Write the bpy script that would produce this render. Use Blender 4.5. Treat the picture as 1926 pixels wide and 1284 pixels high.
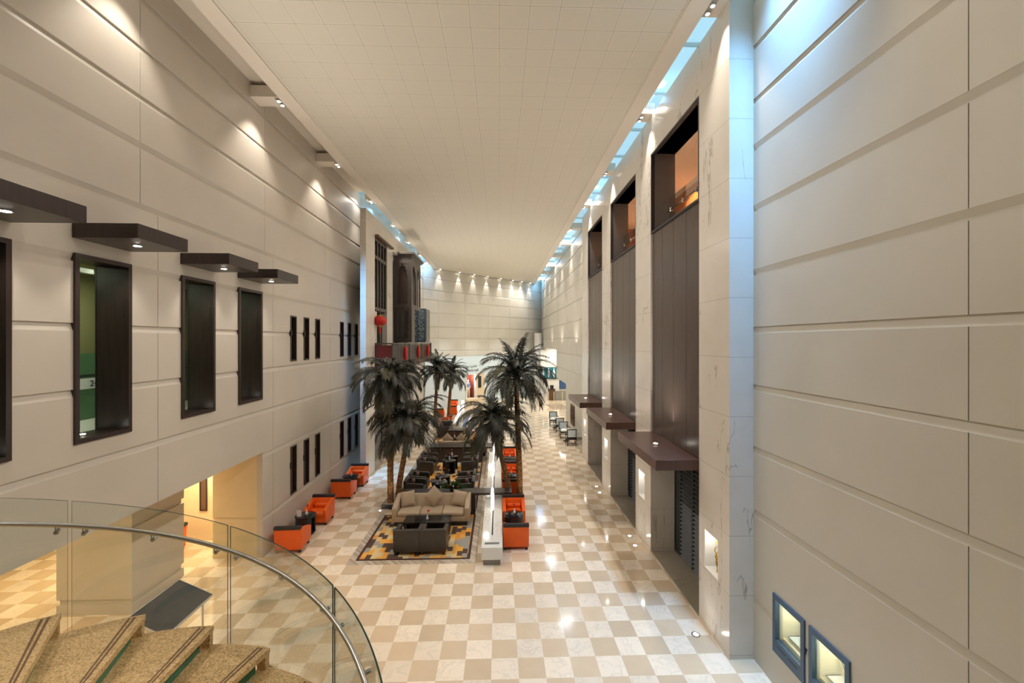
import bpy, bmesh, math, random
from mathutils import Vector, Matrix
random.seed(7)
D = bpy.data
for o in list(D.objects):
    D.objects.remove(o, do_unlink=True)
scene = bpy.context.scene
COL = scene.collection
PI = math.pi

# ------------------------------------------------------------------ camera, world, exposure
CAM_H = 6.075
cam_d = D.cameras.new('camera')
cam_d.sensor_fit = 'HORIZONTAL'
cam_d.sensor_width = 36.0
cam_d.lens = 787.0 / 1926 * 36.0
cam_d.clip_start = 0.05
cam_d.clip_end = 300
cam = D.objects.new('camera', cam_d)
COL.objects.link(cam)
cam.location = (0, 0, CAM_H)
cam.rotation_euler = (PI / 2, 0, -0.0313)
scene.camera = cam

world = D.worlds.new('world')
scene.world = world
world.use_nodes = True
wb = world.node_tree.nodes['Background']
wb.inputs['Color'].default_value = (0.45, 0.73, 0.95, 1)
wb.inputs['Strength'].default_value = 1.4

scene.view_settings.view_transform = 'Standard'
scene.view_settings.look = 'None'
scene.view_settings.gamma = 1
scene.view_settings.use_curve_mapping = False
scene.view_settings.exposure = 0.43

WARM = (1.0, 0.91, 0.81)
WARMER = (1.0, 0.74, 0.42)
BLUE = (0.20, 0.53, 1.0)


def lamp(name, kind, loc, power, color, target=None, **kw):
    l = D.lights.new(name, kind)
    l.energy = power
    l.color = color
    for k, v in kw.items():
        setattr(l, k, v)
    o = D.objects.new(name, l)
    COL.objects.link(o)
    o.location = loc
    if target is not None:
        d = Vector(target) - Vector(loc)
        o.rotation_euler = d.to_track_quat('-Z', 'Y').to_euler()
    return o


# ambient hall lighting: unseen warm fill lights added in the two ceiling slots
for i in range(6):
    yy = 2.0 + i * 8.0
    lamp('slot_fill_light', 'AREA', (4.24, yy + 1.9, 12.72), 75, WARM, (1.6, yy + 1.9, 0), shape='RECTANGLE', size=0.22, size_y=3.2)
for i in range(5):
    yy = 1.6 + i * 8.0
    lamp('slot_fill_light', 'AREA', (-6.1, yy + 2.0, 12.72), 75, WARM, (-3.4, yy + 2.0, 0), shape='RECTANGLE', size=0.22, size_y=3.2)
# blue area lights added in the slots, standing in for skylight
lamp('blue_wash_fill', 'AREA', (4.60, 6.4, 12.9), 100, BLUE, (4.60, 7.9, 1.5), shape='RECTANGLE', size=0.3, size_y=1.6, spread=math.radians(58))
lamp('blue_wash_fill', 'AREA', (-5.90, 17.3, 12.45), 26, BLUE, (-5.80, 18.55, 5.0), shape='RECTANGLE', size=0.1, size_y=0.5, spread=math.radians(22))
for yy in (12.0, 20.0, 28.0, 36.0, 44.0):
    lamp('blue_slot_fill', 'AREA', (4.75, yy, 12.95), 60, BLUE, (4.2, yy, 8), shape='RECTANGLE', size=0.5, size_y=5.0)  # added blue fill that strengthens the skylight
for yy in (22.0, 28.0, 34.0):
    lamp('blue_slot_fill', 'AREA', (-6.35, yy, 12.95), 45, BLUE, (-5.9, yy, 8), shape='RECTANGLE', size=0.4, size_y=4.5)


lamp('blue_slot_fill', 'AREA', (4.45, 46.4, 12.95), 40, BLUE, (4.3, 47.4, 8), shape='RECTANGLE', size=0.5, size_y=1.5)
lamp('blue_slot_fill', 'AREA', (-6.2, 36.2, 12.95), 60, BLUE, (-5.6, 37.6, 8), shape='RECTANGLE', size=0.5, size_y=1.5)


# ------------------------------------------------------------------ materials
def lin(c):
    return tuple(((x / 255) / 12.92 if x / 255 <= 0.04045 else ((x / 255 + 0.055) / 1.055) ** 2.4) for x in c)


class NT:
    def __init__(s, name):
        s.m = D.materials.new(name)
        s.m.use_nodes = True
        s.t = s.m.node_tree
        s.n = s.t.nodes
        s.p = s.n['Principled BSDF']
        s.out = s.n['Material Output']

    def new(s, t, **kw):
        n = s.n.new(t)
        for k, v in kw.items():
            setattr(n, k, v)
        return n

    def link(s, a, b):
        s.t.links.new(a, b)

    def math(s, op, a, b=None, c=None):
        n = s.new('ShaderNodeMath', operation=op)
        for i, v in enumerate((a, b, c)):
            if v is None:
                continue
            if isinstance(v, (int, float)):
                n.inputs[i].default_value = v
            else:
                s.link(v, n.inputs[i])
        return n.outputs[0]

    def mix(s, f, a, b, mode='MIX'):
        n = s.new('ShaderNodeMix', data_type='RGBA', blend_type=mode)
        if isinstance(f, (int, float)):
            n.inputs[0].default_value = f
        else:
            s.link(f, n.inputs[0])
        for i, v in ((6, a), (7, b)):
            if isinstance(v, tuple):
                n.inputs[i].default_value = (v[0], v[1], v[2], 1)
            else:
                s.link(v, n.inputs[i])
        return n.outputs[2]

    def pos(s):
        g = s.new('ShaderNodeNewGeometry')
        x = s.new('ShaderNodeSeparateXYZ')
        s.link(g.outputs['Position'], x.inputs[0])
        return g.outputs['Position'], x.outputs

    def obj(s):
        g = s.new('ShaderNodeTexCoord')
        return g.outputs['Object']

    def noise(s, vec, scale, detail=3, rough=0.5, dist=0.0):
        n = s.new('ShaderNodeTexNoise')
        n.inputs['Scale'].default_value = scale
        n.inputs['Detail'].default_value = detail
        n.inputs['Roughness'].default_value = rough
        n.inputs['Distortion'].default_value = dist
        s.link(vec, n.inputs['Vector'])
        return n.outputs['Fac']

    def ramp(s, f, stops, interp='LINEAR'):
        n = s.new('ShaderNodeValToRGB')
        n.color_ramp.interpolation = interp
        e = n.color_ramp.elements
        while len(e) < len(stops):
            e.new(0.5)
        for el, (p, c) in zip(e, stops):
            el.position = p
            el.color = (c[0], c[1], c[2], 1)
        s.link(f, n.inputs[0])
        return n.outputs[0]

    def bump(s, h, strength=0.3, dist=0.02):
        b = s.new('ShaderNodeBump')
        b.inputs['Strength'].default_value = strength
        b.inputs['Distance'].default_value = dist
        s.link(h, b.inputs['Height'])
        s.link(b.outputs[0], s.p.inputs['Normal'])

    def base(s, c):
        if isinstance(c, tuple):
            s.p.inputs['Base Color'].default_value = (c[0], c[1], c[2], 1)
        else:
            s.link(c, s.p.inputs['Base Color'])


def plain(name, c, rough=0.5, var=0.12, scale=8.0, metal=0.0, spec=0.5, bump=0.0, coat=0.0):
    m = NT(name)
    v = m.noise(m.obj(), scale, 4)
    dk = tuple(x * (1 - var) for x in c)
    lt = tuple(min(1, x * (1 + var)) for x in c)
    m.base(m.ramp(v, [(0.25, dk), (0.75, lt)]))
    m.p.inputs['Roughness'].default_value = rough
    m.p.inputs['Metallic'].default_value = metal
    m.p.inputs['Specular IOR Level'].default_value = spec
    m.p.inputs['Coat Weight'].default_value = coat
    if bump:
        m.bump(m.noise(m.obj(), scale * 6, 3), bump, 0.01)
    return m.m


def emit(name, c, strength):
    m = NT(name)
    m.base(tuple(min(1, x) for x in c))
    m.p.inputs['Emission Color'].default_value = (c[0], c[1], c[2], 1)
    m.p.inputs['Emission Strength'].default_value = strength
    return m.m


def floor_mat():
    m = NT('checker_marble_floor')
    pos, xyz = m.pos()
    fx = m.math('ADD', m.math('DIVIDE', xyz[0], 0.5), 0.279)
    fy = m.math('SUBTRACT', m.math('DIVIDE', xyz[1], 0.5), 22.06)
    cx = m.math('FLOOR', fx)
    cy = m.math('FLOOR', fy)
    par = m.math('MULTIPLY', m.math('FRACT', m.math('MULTIPLY', m.math('ADD', cx, cy), 0.5)), 2.0)
    comb = m.new('ShaderNodeCombineXYZ')
    m.link(cx, comb.inputs[0]); m.link(cy, comb.inputs[1])
    wn = m.new('ShaderNodeTexWhiteNoise', noise_dimensions='2D')
    m.link(comb.outputs[0], wn.inputs['Vector'])
    # shift the vein pattern per tile
    off = m.new('ShaderNodeVectorMath', operation='SCALE')
    m.link(wn.outputs['Color'], off.inputs[0]); off.inputs['Scale'].default_value = 40
    add = m.new('ShaderNodeVectorMath', operation='ADD')
    m.link(pos, add.inputs[0]); m.link(off.outputs[0], add.inputs[1])
    n1 = m.noise(add.outputs[0], 2.4, 6, 0.6, 1.2)
    vein = m.math('SUBTRACT', 1.0, m.math('MINIMUM', m.math('MULTIPLY', m.math('ABSOLUTE', m.math('SUBTRACT', n1, 0.5)), 28.0), 1.0))
    n2 = m.noise(add.outputs[0], 3.0, 4)
    tan = m.mix(n2, (0.61, 0.465, 0.31), (0.71, 0.56, 0.395))
    cream = m.mix(n2, (0.80, 0.67, 0.52), (0.88, 0.77, 0.62))
    cream = m.mix(m.math('MULTIPLY', vein, 0.35), cream, (0.52, 0.47, 0.40))
    col = m.mix(par, tan, cream)
    br = m.math('ADD', m.math('MULTIPLY', wn.outputs['Value'], 0.16), 0.92)
    bc = m.new('ShaderNodeCombineColor')
    for i in range(3):
        m.link(br, bc.inputs[i])
    col = m.mix(1.0, col, bc.outputs[0], 'MULTIPLY')
    ex = m.math('GREATER_THAN', m.math('ABSOLUTE', m.math('SUBTRACT', m.math('FRACT', fx), 0.5)), 0.4955)
    ey = m.math('GREATER_THAN', m.math('ABSOLUTE', m.math('SUBTRACT', m.math('FRACT', fy), 0.5)), 0.4955)
    col = m.mix(m.math('MULTIPLY', m.math('MAXIMUM', ex, ey), 0.5), col, (0.72, 0.66, 0.56))
    m.base(col)
    m.p.inputs['Roughness'].default_value = 0.085
    m.p.inputs['Specular IOR Level'].default_value = 0.5
    return m.m


def marble_mat(name, c0, c1, vc, rough=0.18, amount=0.7, joint=True, scale=0.55):
    m = NT(name)
    pos, xyz = m.pos()
    mp = m.new('ShaderNodeMapping')
    mp.inputs['Rotation'].default_value = (0.62, 0.48, 0.2)
    mp.inputs['Scale'].default_value = (1.5, 1.5, 0.4)
    m.link(pos, mp.inputs[0])
    n1 = m.noise(mp.outputs[0], scale * 0.9, 7, 0.6, 1.2)
    v1 = m.math('SUBTRACT', 1.0, m.math('MINIMUM', m.math('MULTIPLY', m.math('ABSOLUTE', m.math('SUBTRACT', n1, 0.5)), 110.0), 1.0))
    n3 = m.noise(pos, scale * 0.8, 2)
    v1 = m.math('MULTIPLY', v1, m.math('GREATER_THAN', n3, 0.50))
    n2 = m.noise(pos, scale * 2.2, 5, 0.55, 0.6)
    col = m.mix(n2, c0, c1)
    col = m.mix(m.math('MULTIPLY', v1, amount), col, vc)
    if joint:
        fz = m.math('FRACT', m.math('DIVIDE', m.math('SUBTRACT', xyz[2], 1.21), 1.14))
        j = m.math('LESS_THAN', fz, 0.009)
        col = m.mix(m.math('MULTIPLY', j, 0.55), col, (0.25, 0.24, 0.22))
    m.base(col)
    m.p.inputs['Roughness'].default_value = rough
    return m.m


def ceiling_mat():
    m = NT('perforated_ceiling_tiles')
    pos, xyz = m.pos()
    fx = m.math('FRACT', m.math('DIVIDE', m.math('SUBTRACT', xyz[0], 0.613), 0.6))
    fy = m.math('FRACT', m.math('DIVIDE', m.math('SUBTRACT', xyz[1], 8.73), 0.6))
    ax = m.math('ABSOLUTE', m.math('SUBTRACT', fx, 0.5))
    ay = m.math('ABSOLUTE', m.math('SUBTRACT', fy, 0.5))
    mx = m.math('MAXIMUM', ax, ay)
    line = m.math('GREATER_THAN', mx, 0.488)
    inner = m.math('LESS_THAN', mx, 0.455)
    s1 = m.math('SINE', m.math('MULTIPLY', xyz[0], 2 * PI / 0.024))
    s2 = m.math('SINE', m.math('MULTIPLY', xyz[1], 2 * PI / 0.024))
    dots = m.math('MULTIPLY', m.math('GREATER_THAN', m.math('MULTIPLY', s1, s2), 0.35), inner)
    col = m.mix(m.math('MULTIPLY', dots, 0.45), (0.69, 0.655, 0.56), (0.30, 0.28, 0.23))
    col = m.mix(m.math('MULTIPLY', line, 0.6), col, (0.30, 0.28, 0.22))
    m.base(col)
    m.p.inputs['Roughness'].default_value = 0.7
    return m.m


def rug_mat():
    m = NT('patchwork_rug')
    pos, xyz = m.pos()
    cx = m.math('FLOOR', m.math('DIVIDE', xyz[0], 0.15))
    w1 = m.new('ShaderNodeTexWhiteNoise', noise_dimensions='1D')
    m.link(cx, w1.inputs['W'])
    yy = m.math('ADD', m.math('DIVIDE', xyz[1], 0.27), m.math('MULTIPLY', m.math('FLOOR', m.math('MULTIPLY', w1.outputs['Value'], 3.0)), 0.5))
    cy = m.math('FLOOR', yy)
    c = m.new('ShaderNodeCombineXYZ')
    m.link(cx, c.inputs[0]); m.link(cy, c.inputs[1])
    w = m.new('ShaderNodeTexWhiteNoise', noise_dimensions='2D')
    m.link(c.outputs[0], w.inputs['Vector'])
    col = m.ramp(w.outputs['Value'], [(0.0, lin((66, 40, 34))), (0.24, lin((240, 172, 58))), (0.47, lin((160, 158, 148))), (0.66, lin((224, 198, 146))), (0.90, lin((226, 150, 48)))], 'CONSTANT')
    m.base(m.mix(m.math('MULTIPLY', m.noise(pos, 90, 2), 0.35), col, (0.25, 0.2, 0.15)))
    m.p.inputs['Roughness'].default_value = 0.9
    return m.m


def stripes_mat(name, a, b, period, axis):
    m = NT(name)
    pos, xyz = m.pos()
    f = m.math('FLOOR', m.math('DIVIDE', m.math('ADD', xyz[0], xyz[1]) if axis == 2 else xyz[axis], period))
    w = m.new('ShaderNodeTexWhiteNoise', noise_dimensions='1D')
    m.link(f, w.inputs['W'])
    m.base(m.mix(w.outputs['Value'], a, b))
    m.p.inputs['Roughness'].default_value = 0.2
    return m.m


def granite_mat():
    m = NT('speckled_granite')
    p = m.obj()
    n = m.noise(p, 55, 5, 0.7)
    n2 = m.noise(p, 140, 2, 0.6)
    col = m.ramp(n, [(0.30, lin((104, 80, 50))), (0.44, lin((200, 164, 112))), (0.56, lin((226, 194, 140))), (0.70, lin((246, 222, 176)))])
    col = m.mix(m.math('MULTIPLY', m.math('GREATER_THAN', n2, 0.62), 0.6), col, lin((78, 60, 42)))
    m.base(col)
    m.p.inputs['Roughness'].default_value = 0.45
    return m.m


def wood_mat(name, c, rough=0.32, coat=0.0):
    m = NT(name)
    p = m.obj()
    mp = m.new('ShaderNodeMapping')
    mp.inputs['Scale'].default_value = (14, 14, 0.8)
    m.link(p, mp.inputs[0])
    n = m.noise(mp.outputs[0], 1.6, 5, 0.6, 0.4)
    m.base(m.ramp(n, [(0.3, tuple(x * 0.72 for x in c)), (0.7, tuple(x * 1.25 for x in c))]))
    m.p.inputs['Roughness'].default_value = rough
    m.p.inputs['Coat Weight'].default_value = coat
    return m.m


def glass_mat(name, tint=(0.93, 0.97, 0.94), refl=0.09):
    m = NT(name)
    tr = m.new('ShaderNodeBsdfTransparent')
    tr.inputs[0].default_value = (*tint, 1)
    gl = m.new('ShaderNodeBsdfGlossy')
    gl.inputs['Roughness'].default_value = 0.02
    fr = m.new('ShaderNodeFresnel')
    fr.inputs['IOR'].default_value = 1.35
    mx = m.new('ShaderNodeMixShader')
    f = m.math('MINIMUM', m.math('ADD', fr.outputs[0], refl * 0.2), 0.5)
    m.link(f, mx.inputs[0])
    m.link(tr.outputs[0], mx.inputs[1])
    m.link(gl.outputs[0], mx.inputs[2])
    m.link(mx.outputs[0], m.out.inputs['Surface'])
    return m.m


def bark_mat():
    m = NT('scaly_palm_bark')
    p = m.obj()
    v = m.new('ShaderNodeTexVoronoi')
    v.inputs['Scale'].default_value = 26
    m.link(p, v.inputs['Vector'])
    col = m.ramp(v.outputs['Distance'], [(0.0, lin((214, 172, 110))), (0.35, lin((168, 122, 74))), (0.7, lin((78, 52, 34)))])
    m.base(col)
    m.p.inputs['Roughness'].default_value = 0.85
    m.bump(v.outputs['Distance'], 0.6, 0.03)
    return m.m


def lattice_mat(name, a, b, s):
    m = NT(name)
    p = m.obj()
    v = m.new('ShaderNodeTexVoronoi', feature='DISTANCE_TO_EDGE')
    v.inputs['Scale'].default_value = s
    m.link(p, v.inputs['Vector'])
    m.base(m.mix(m.math('LESS_THAN', v.outputs['Distance'], 0.09), a, b))
    m.p.inputs['Roughness'].default_value = 0.5
    return m.m


M = {}
M['floor'] = floor_mat()
M['wall'] = plain('beige_stone_panel', (0.56, 0.51, 0.435), 0.42, 0.05, 0.8)
M['wall_grey'] = plain('grey_beige_stone_panel', (0.55, 0.525, 0.455), 0.42, 0.05, 0.8)
M['marble'] = marble_mat('veined_marble', (0.62, 0.58, 0.51), (0.74, 0.70, 0.64), (0.22, 0.19, 0.16), 0.16)
M['marble_white'] = marble_mat('white_marble', (0.72, 0.72, 0.68), (0.82, 0.82, 0.78), (0.25, 0.26, 0.24), 0.14, 0.8, False, 1.6)
M['marble_dark'] = marble_mat('grey_beige_marble', (0.30, 0.26, 0.20), (0.38, 0.33, 0.26), (0.2, 0.17, 0.13), 0.2, 0.6, False)
M['ceiling'] = ceiling_mat()
M['band'] = plain('painted_soffit', (0.72, 0.66, 0.57), 0.7, 0.03, 0.5)
M['plaster'] = plain('white_plaster', (0.72, 0.70, 0.66), 0.6, 0.04, 1)
M['warm_wall'] = plain('arcade_plaster', (0.74, 0.60, 0.38), 0.6, 0.05, 1)
M['rug'] = rug_mat()
M['rug_edge'] = plain('rug_border', lin((74, 46, 38)), 0.9)
M['mosaic'] = stripes_mat('striped_marble_border', (0.36, 0.29, 0.22), (0.62, 0.53, 0.43), 0.045, 2)
M['granite'] = granite_mat()
M['granite_edge'] = plain('dark_granite_strip', lin((120, 92, 66)), 0.5, 0.2, 60)
M['wood'] = wood_mat('dark_wenge_wood', (0.032, 0.020, 0.017), 0.32)
M['wood_panel'] = wood_mat('brown_wall_panelling', (0.075, 0.052, 0.042), 0.30)
M['wood_top'] = wood_mat('red_brown_veneer', (0.085, 0.042, 0.032), 0.30)
M['chair_wood'] = wood_mat('espresso_wood', (0.025, 0.018, 0.015), 0.35)
M['orange'] = plain('orange_leather', lin((238, 98, 20)), 0.42, 0.06, 5, bump=0.05)
M['dark_leather'] = plain('charcoal_leather', lin((62, 57, 52)), 0.38, 0.12, 5, bump=0.05)
M['beige_fabric'] = plain('taupe_fabric', lin((182, 162, 138)), 0.9, 0.06, 30, bump=0.1)
M['mauve'] = plain('mauve_fabric', lin((122, 92, 84)), 0.9, 0.08, 30)
M['black'] = plain('black_lacquer', (0.012, 0.012, 0.013), 0.15, 0.1, 4)
M['dark'] = plain('matt_charcoal', (0.02, 0.02, 0.022), 0.5, 0.1, 4)
M['charcoal'] = plain('charcoal_lining', (0.14, 0.138, 0.145), 0.35, 0.08, 2)
M['louver_frame'] = plain('dark_shutter_frame', (0.025, 0.030, 0.038), 0.4, 0.1, 4)
M['louver'] = plain('charcoal_shutter', (0.19, 0.20, 0.215), 0.4, 0.1, 4)
M['steel'] = plain('brushed_steel', (0.56, 0.55, 0.53), 0.28, 0.06, 40, 1.0)
M['chrome'] = plain('polished_steel', (0.5, 0.5, 0.5), 0.15, 0.05, 40, 1.0)
M['glass'] = glass_mat('clear_glass', (0.955, 0.98, 0.962))
M['glass_edge'] = plain('glass_edge_green', (0.015, 0.05, 0.04), 0.2, 0.1, 5)
M['green_glass'] = plain('green_glass_riser', (0.05, 0.20, 0.12), 0.15, 0.15, 6)
M['pane'] = glass_mat('window_glass', (0.92, 0.95, 0.93))
M['grey_stone'] = plain('grey_plinth', (0.28, 0.28, 0.27), 0.4, 0.06, 5)
M['bark'] = bark_mat()
M['leaf'] = plain('palm_leaflets', lin((45, 47, 38)), 0.5, 0.35, 3)
M['leaf2'] = plain('olive_leaflets', lin((70, 66, 44)), 0.5, 0.3, 3)
M['green'] = plain('green_leaves', lin((52, 84, 34)), 0.5, 0.3, 20)
M['red'] = plain('red_petals', lin((176, 22, 22)), 0.6, 0.2, 20)
M['red_cloth'] = plain('dark_red_cloth', lin((112, 48, 48)), 0.9, 0.05, 10)
M['lantern'] = plain('red_paper', lin((196, 30, 24)), 0.6, 0.15, 20)
M['gold'] = plain('gold_finish', lin((214, 170, 60)), 0.35, 0.15, 10, 0.6)
M['white'] = plain('white_gloss', (0.80, 0.80, 0.78), 0.3, 0.03, 3)
M['cool_white'] = plain('cool_white_board', lin((214, 230, 236)), 0.5, 0.03, 1)
M['teal'] = plain('teal_panel', lin((30, 110, 128)), 0.4, 0.2, 4)
M['navy'] = plain('navy_frame', lin((60, 86, 114)), 0.35, 0.08, 4)
M['lattice_dark'] = lattice_mat('carved_dark_wood', (0.020, 0.016, 0.014), (0.055, 0.046, 0.042), 8)
M['lattice_teal'] = lattice_mat('teal_arabesque', lin((34, 56, 66)), lin((150, 160, 166)), 9)
M['grey_wood'] = wood_mat('grey_brown_wood', (0.085, 0.070, 0.062), 0.45)
M['brown_wood'] = wood_mat('brown_timber', (0.12, 0.065, 0.04), 0.45)
M['orange_wood'] = wood_mat('orange_veneer', (0.50, 0.15, 0.035), 0.35)
M['olive'] = plain('olive_wall', lin((150, 146, 100)), 0.7, 0.05, 1)
M['green_panel'] = plain('green_glass_panel', lin((84, 122, 84)), 0.25, 0.08, 1)
M['cream'] = plain('cream_wall', lin((240, 234, 208)), 0.6, 0.03, 1)
M['board'] = plain('dark_grey_board', lin((58, 60, 64)), 0.75, 0.04, 3)
M['brown_panel'] = plain('brown_red_panel', lin((140, 72, 58)), 0.6, 0.2, 3)
M['blue_cloth'] = plain('pale_blue_cloth', lin((120, 140, 190)), 0.8, 0.1, 20)
M['khaki'] = plain('khaki_cloth', lin((226, 206, 176)), 0.8, 0.1, 20)
M['blue_poster'] = plain('blue_poster', lin((60, 90, 140)), 0.5, 0.4, 3)
M['lamp'] = emit('lamp_glow', (1.0, 0.93, 0.82), 30)
M['jet_glow'] = emit('glowing_jet_water', (1.0, 0.97, 0.90), 1.7)  # jet water; emission stands in for lamps lighting it from below
M['lamp_dim'] = emit('dim_lamp', (1.0, 0.93, 0.82), 2.5)
M['text'] = plain('teal_lettering', lin((14, 48, 66)), 0.5, 0.05, 3)


# ------------------------------------------------------------------ mesh helpers
def link(o, parent=None):
    COL.objects.link(o)
    if parent is not None:
        o.parent = parent
    return o


def finish(name, bm, mats, parent=None, smooth=True, angle=38):
    me = D.meshes.new(name)
    bmesh.ops.recalc_face_normals(bm, faces=bm.faces[:])
    bm.to_mesh(me)
    bm.free()
    if not isinstance(mats, (list, tuple)):
        mats = [mats]
    for x in mats:
        me.materials.append(M[x] if isinstance(x, str) else x)
    if smooth:
        for p in me.polygons:
            p.use_smooth = True
        me.set_sharp_from_angle(angle=math.radians(angle))
    return link(D.objects.new(name, me), parent)


def tag(o, label, cat, group=None):
    o['label'] = label
    o['category'] = cat
    if group:
        o['group'] = group
    return o


def thing(name, label, cat, loc=(0, 0, 0), rz=0.0, group=None):
    o = D.objects.new(name, None)
    o.empty_display_size = 0.2
    COL.objects.link(o)
    o.location = loc
    o.rotation_euler = (0, 0, rz)
    return tag(o, label, cat, group)


def struct(o):
    o['kind'] = 'structure'
    return o


def copy_tree(root, loc, rz, label, group=None):
    r = root.copy()
    COL.objects.link(r)
    r.location = loc
    r.rotation_euler = (0, 0, rz)
    r['label'] = label
    if group:
        r['group'] = group
    for ch in list(root.children):
        c = ch.copy()
        COL.objects.link(c)
        c.parent = r
        for g in list(ch.children):
            d = g.copy()
            COL.objects.link(d)
            d.parent = c
    return r


def NB():
    return bmesh.new()


def box(bm, x0, x1, y0, y1, z0, z1, bev=0.0, seg=2, mat=0, mtx=None):
    vs = [bm.verts.new((x, y, z)) for z in (z0, z1) for y in (y0, y1) for x in (x0, x1)]
    fs = [bm.faces.new([vs[i] for i in f]) for f in ((0, 2, 3, 1), (4, 5, 7, 6), (0, 1, 5, 4), (2, 6, 7, 3), (0, 4, 6, 2), (1, 3, 7, 5))]
    for f in fs:
        f.material_index = mat
    if mtx is not None:
        bmesh.ops.transform(bm, matrix=mtx, verts=vs)
    if bev > 0:
        es = list({e for f in fs for e in f.edges})
        r = bmesh.ops.bevel(bm, geom=es, offset=bev, segments=seg, affect='EDGES', profile=0.5)
        for f in r['faces']:
            f.material_index = mat


def prism(bm, poly, lo, hi, axis='x', bev=0.0, seg=2, mat=0):
    def P(a, b, t):
        return (t, a, b) if axis == 'x' else ((a, t, b) if axis == 'y' else (a, b, t))
    A = [bm.verts.new(P(a, b, lo)) for a, b in poly]
    B = [bm.verts.new(P(a, b, hi)) for a, b in poly]
    n = len(poly)
    fs = [bm.faces.new(A), bm.faces.new(B[::-1])]
    for i in range(n):
        fs.append(bm.faces.new((A[i], B[i], B[(i + 1) % n], A[(i + 1) % n])))
    for f in fs:
        f.material_index = mat
    if bev > 0:
        es = list({e for f in fs for e in f.edges})
        r = bmesh.ops.bevel(bm, geom=es, offset=bev, segments=seg, affect='EDGES', profile=0.5)
        for f in r['faces']:
            f.material_index = mat


def lathe(bm, prof, cx=0, cy=0, n=20, mat=0, jitter=0.0):
    rings = []
    for r, z in prof:
        rings.append([bm.verts.new((cx + r * math.cos(2 * PI * i / n) * (1 + random.uniform(-jitter, jitter)),
                                    cy + r * math.sin(2 * PI * i / n) * (1 + random.uniform(-jitter, jitter)), z)) for i in range(n)])
    for a, b in zip(rings, rings[1:]):
        for i in range(n):
            bm.faces.new((a[i], a[(i + 1) % n], b[(i + 1) % n], b[i])).material_index = mat
    if prof[0][0] > 1e-5:
        bm.faces.new(rings[0][::-1]).material_index = mat
    if prof[-1][0] > 1e-5:
        bm.faces.new(rings[-1]).material_index = mat


def tube(bm, pts, r, n=8, mat=0, caps=True):
    pts = [Vector(p) for p in pts]
    rs = r if isinstance(r, (list, tuple)) else [r] * len(pts)
    rings = []
    up = Vector((0, 0, 1))
    for i, p in enumerate(pts):
        t = (pts[min(i + 1, len(pts) - 1)] - pts[max(i - 1, 0)]).normalized()
        a = t.cross(up)
        if a.length < 1e-3:
            a = t.cross(Vector((1, 0, 0)))
        a.normalize()
        b = t.cross(a)
        rings.append([bm.verts.new(p + (a * math.cos(2 * PI * k / n) + b * math.sin(2 * PI * k / n)) * rs[i]) for k in range(n)])
    for a, b in zip(rings, rings[1:]):
        for k in range(n):
            bm.faces.new((a[k], a[(k + 1) % n], b[(k + 1) % n], b[k])).material_index = mat
    if caps:
        bm.faces.new(rings[0][::-1]).material_index = mat
        bm.faces.new(rings[-1]).material_index = mat


def one(name, mat, parent, *boxes, bev=0.0, seg=2):
    bm = NB()
    for b in boxes:
        box(bm, *b, bev=bev, seg=seg)
    return finish(name, bm, mat, parent)


def rects_minus(rects, holes):
    out = list(rects)
    for (ha, hb, hc, hd) in holes:
        nxt = []
        for (a, b, c, d) in out:
            if hb <= a or ha >= b or hd <= c or hc >= d:
                nxt.append((a, b, c, d))
                continue
            if ha > a:
                nxt.append((a, ha, c, d))
            if hb < b:
                nxt.append((hb, b, c, d))
            a2, b2 = max(a, ha), min(b, hb)
            if hc > c:
                nxt.append((a2, b2, c, hc))
            if hd < d:
                nxt.append((a2, b2, hd, d))
        out = nxt
    return out


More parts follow.
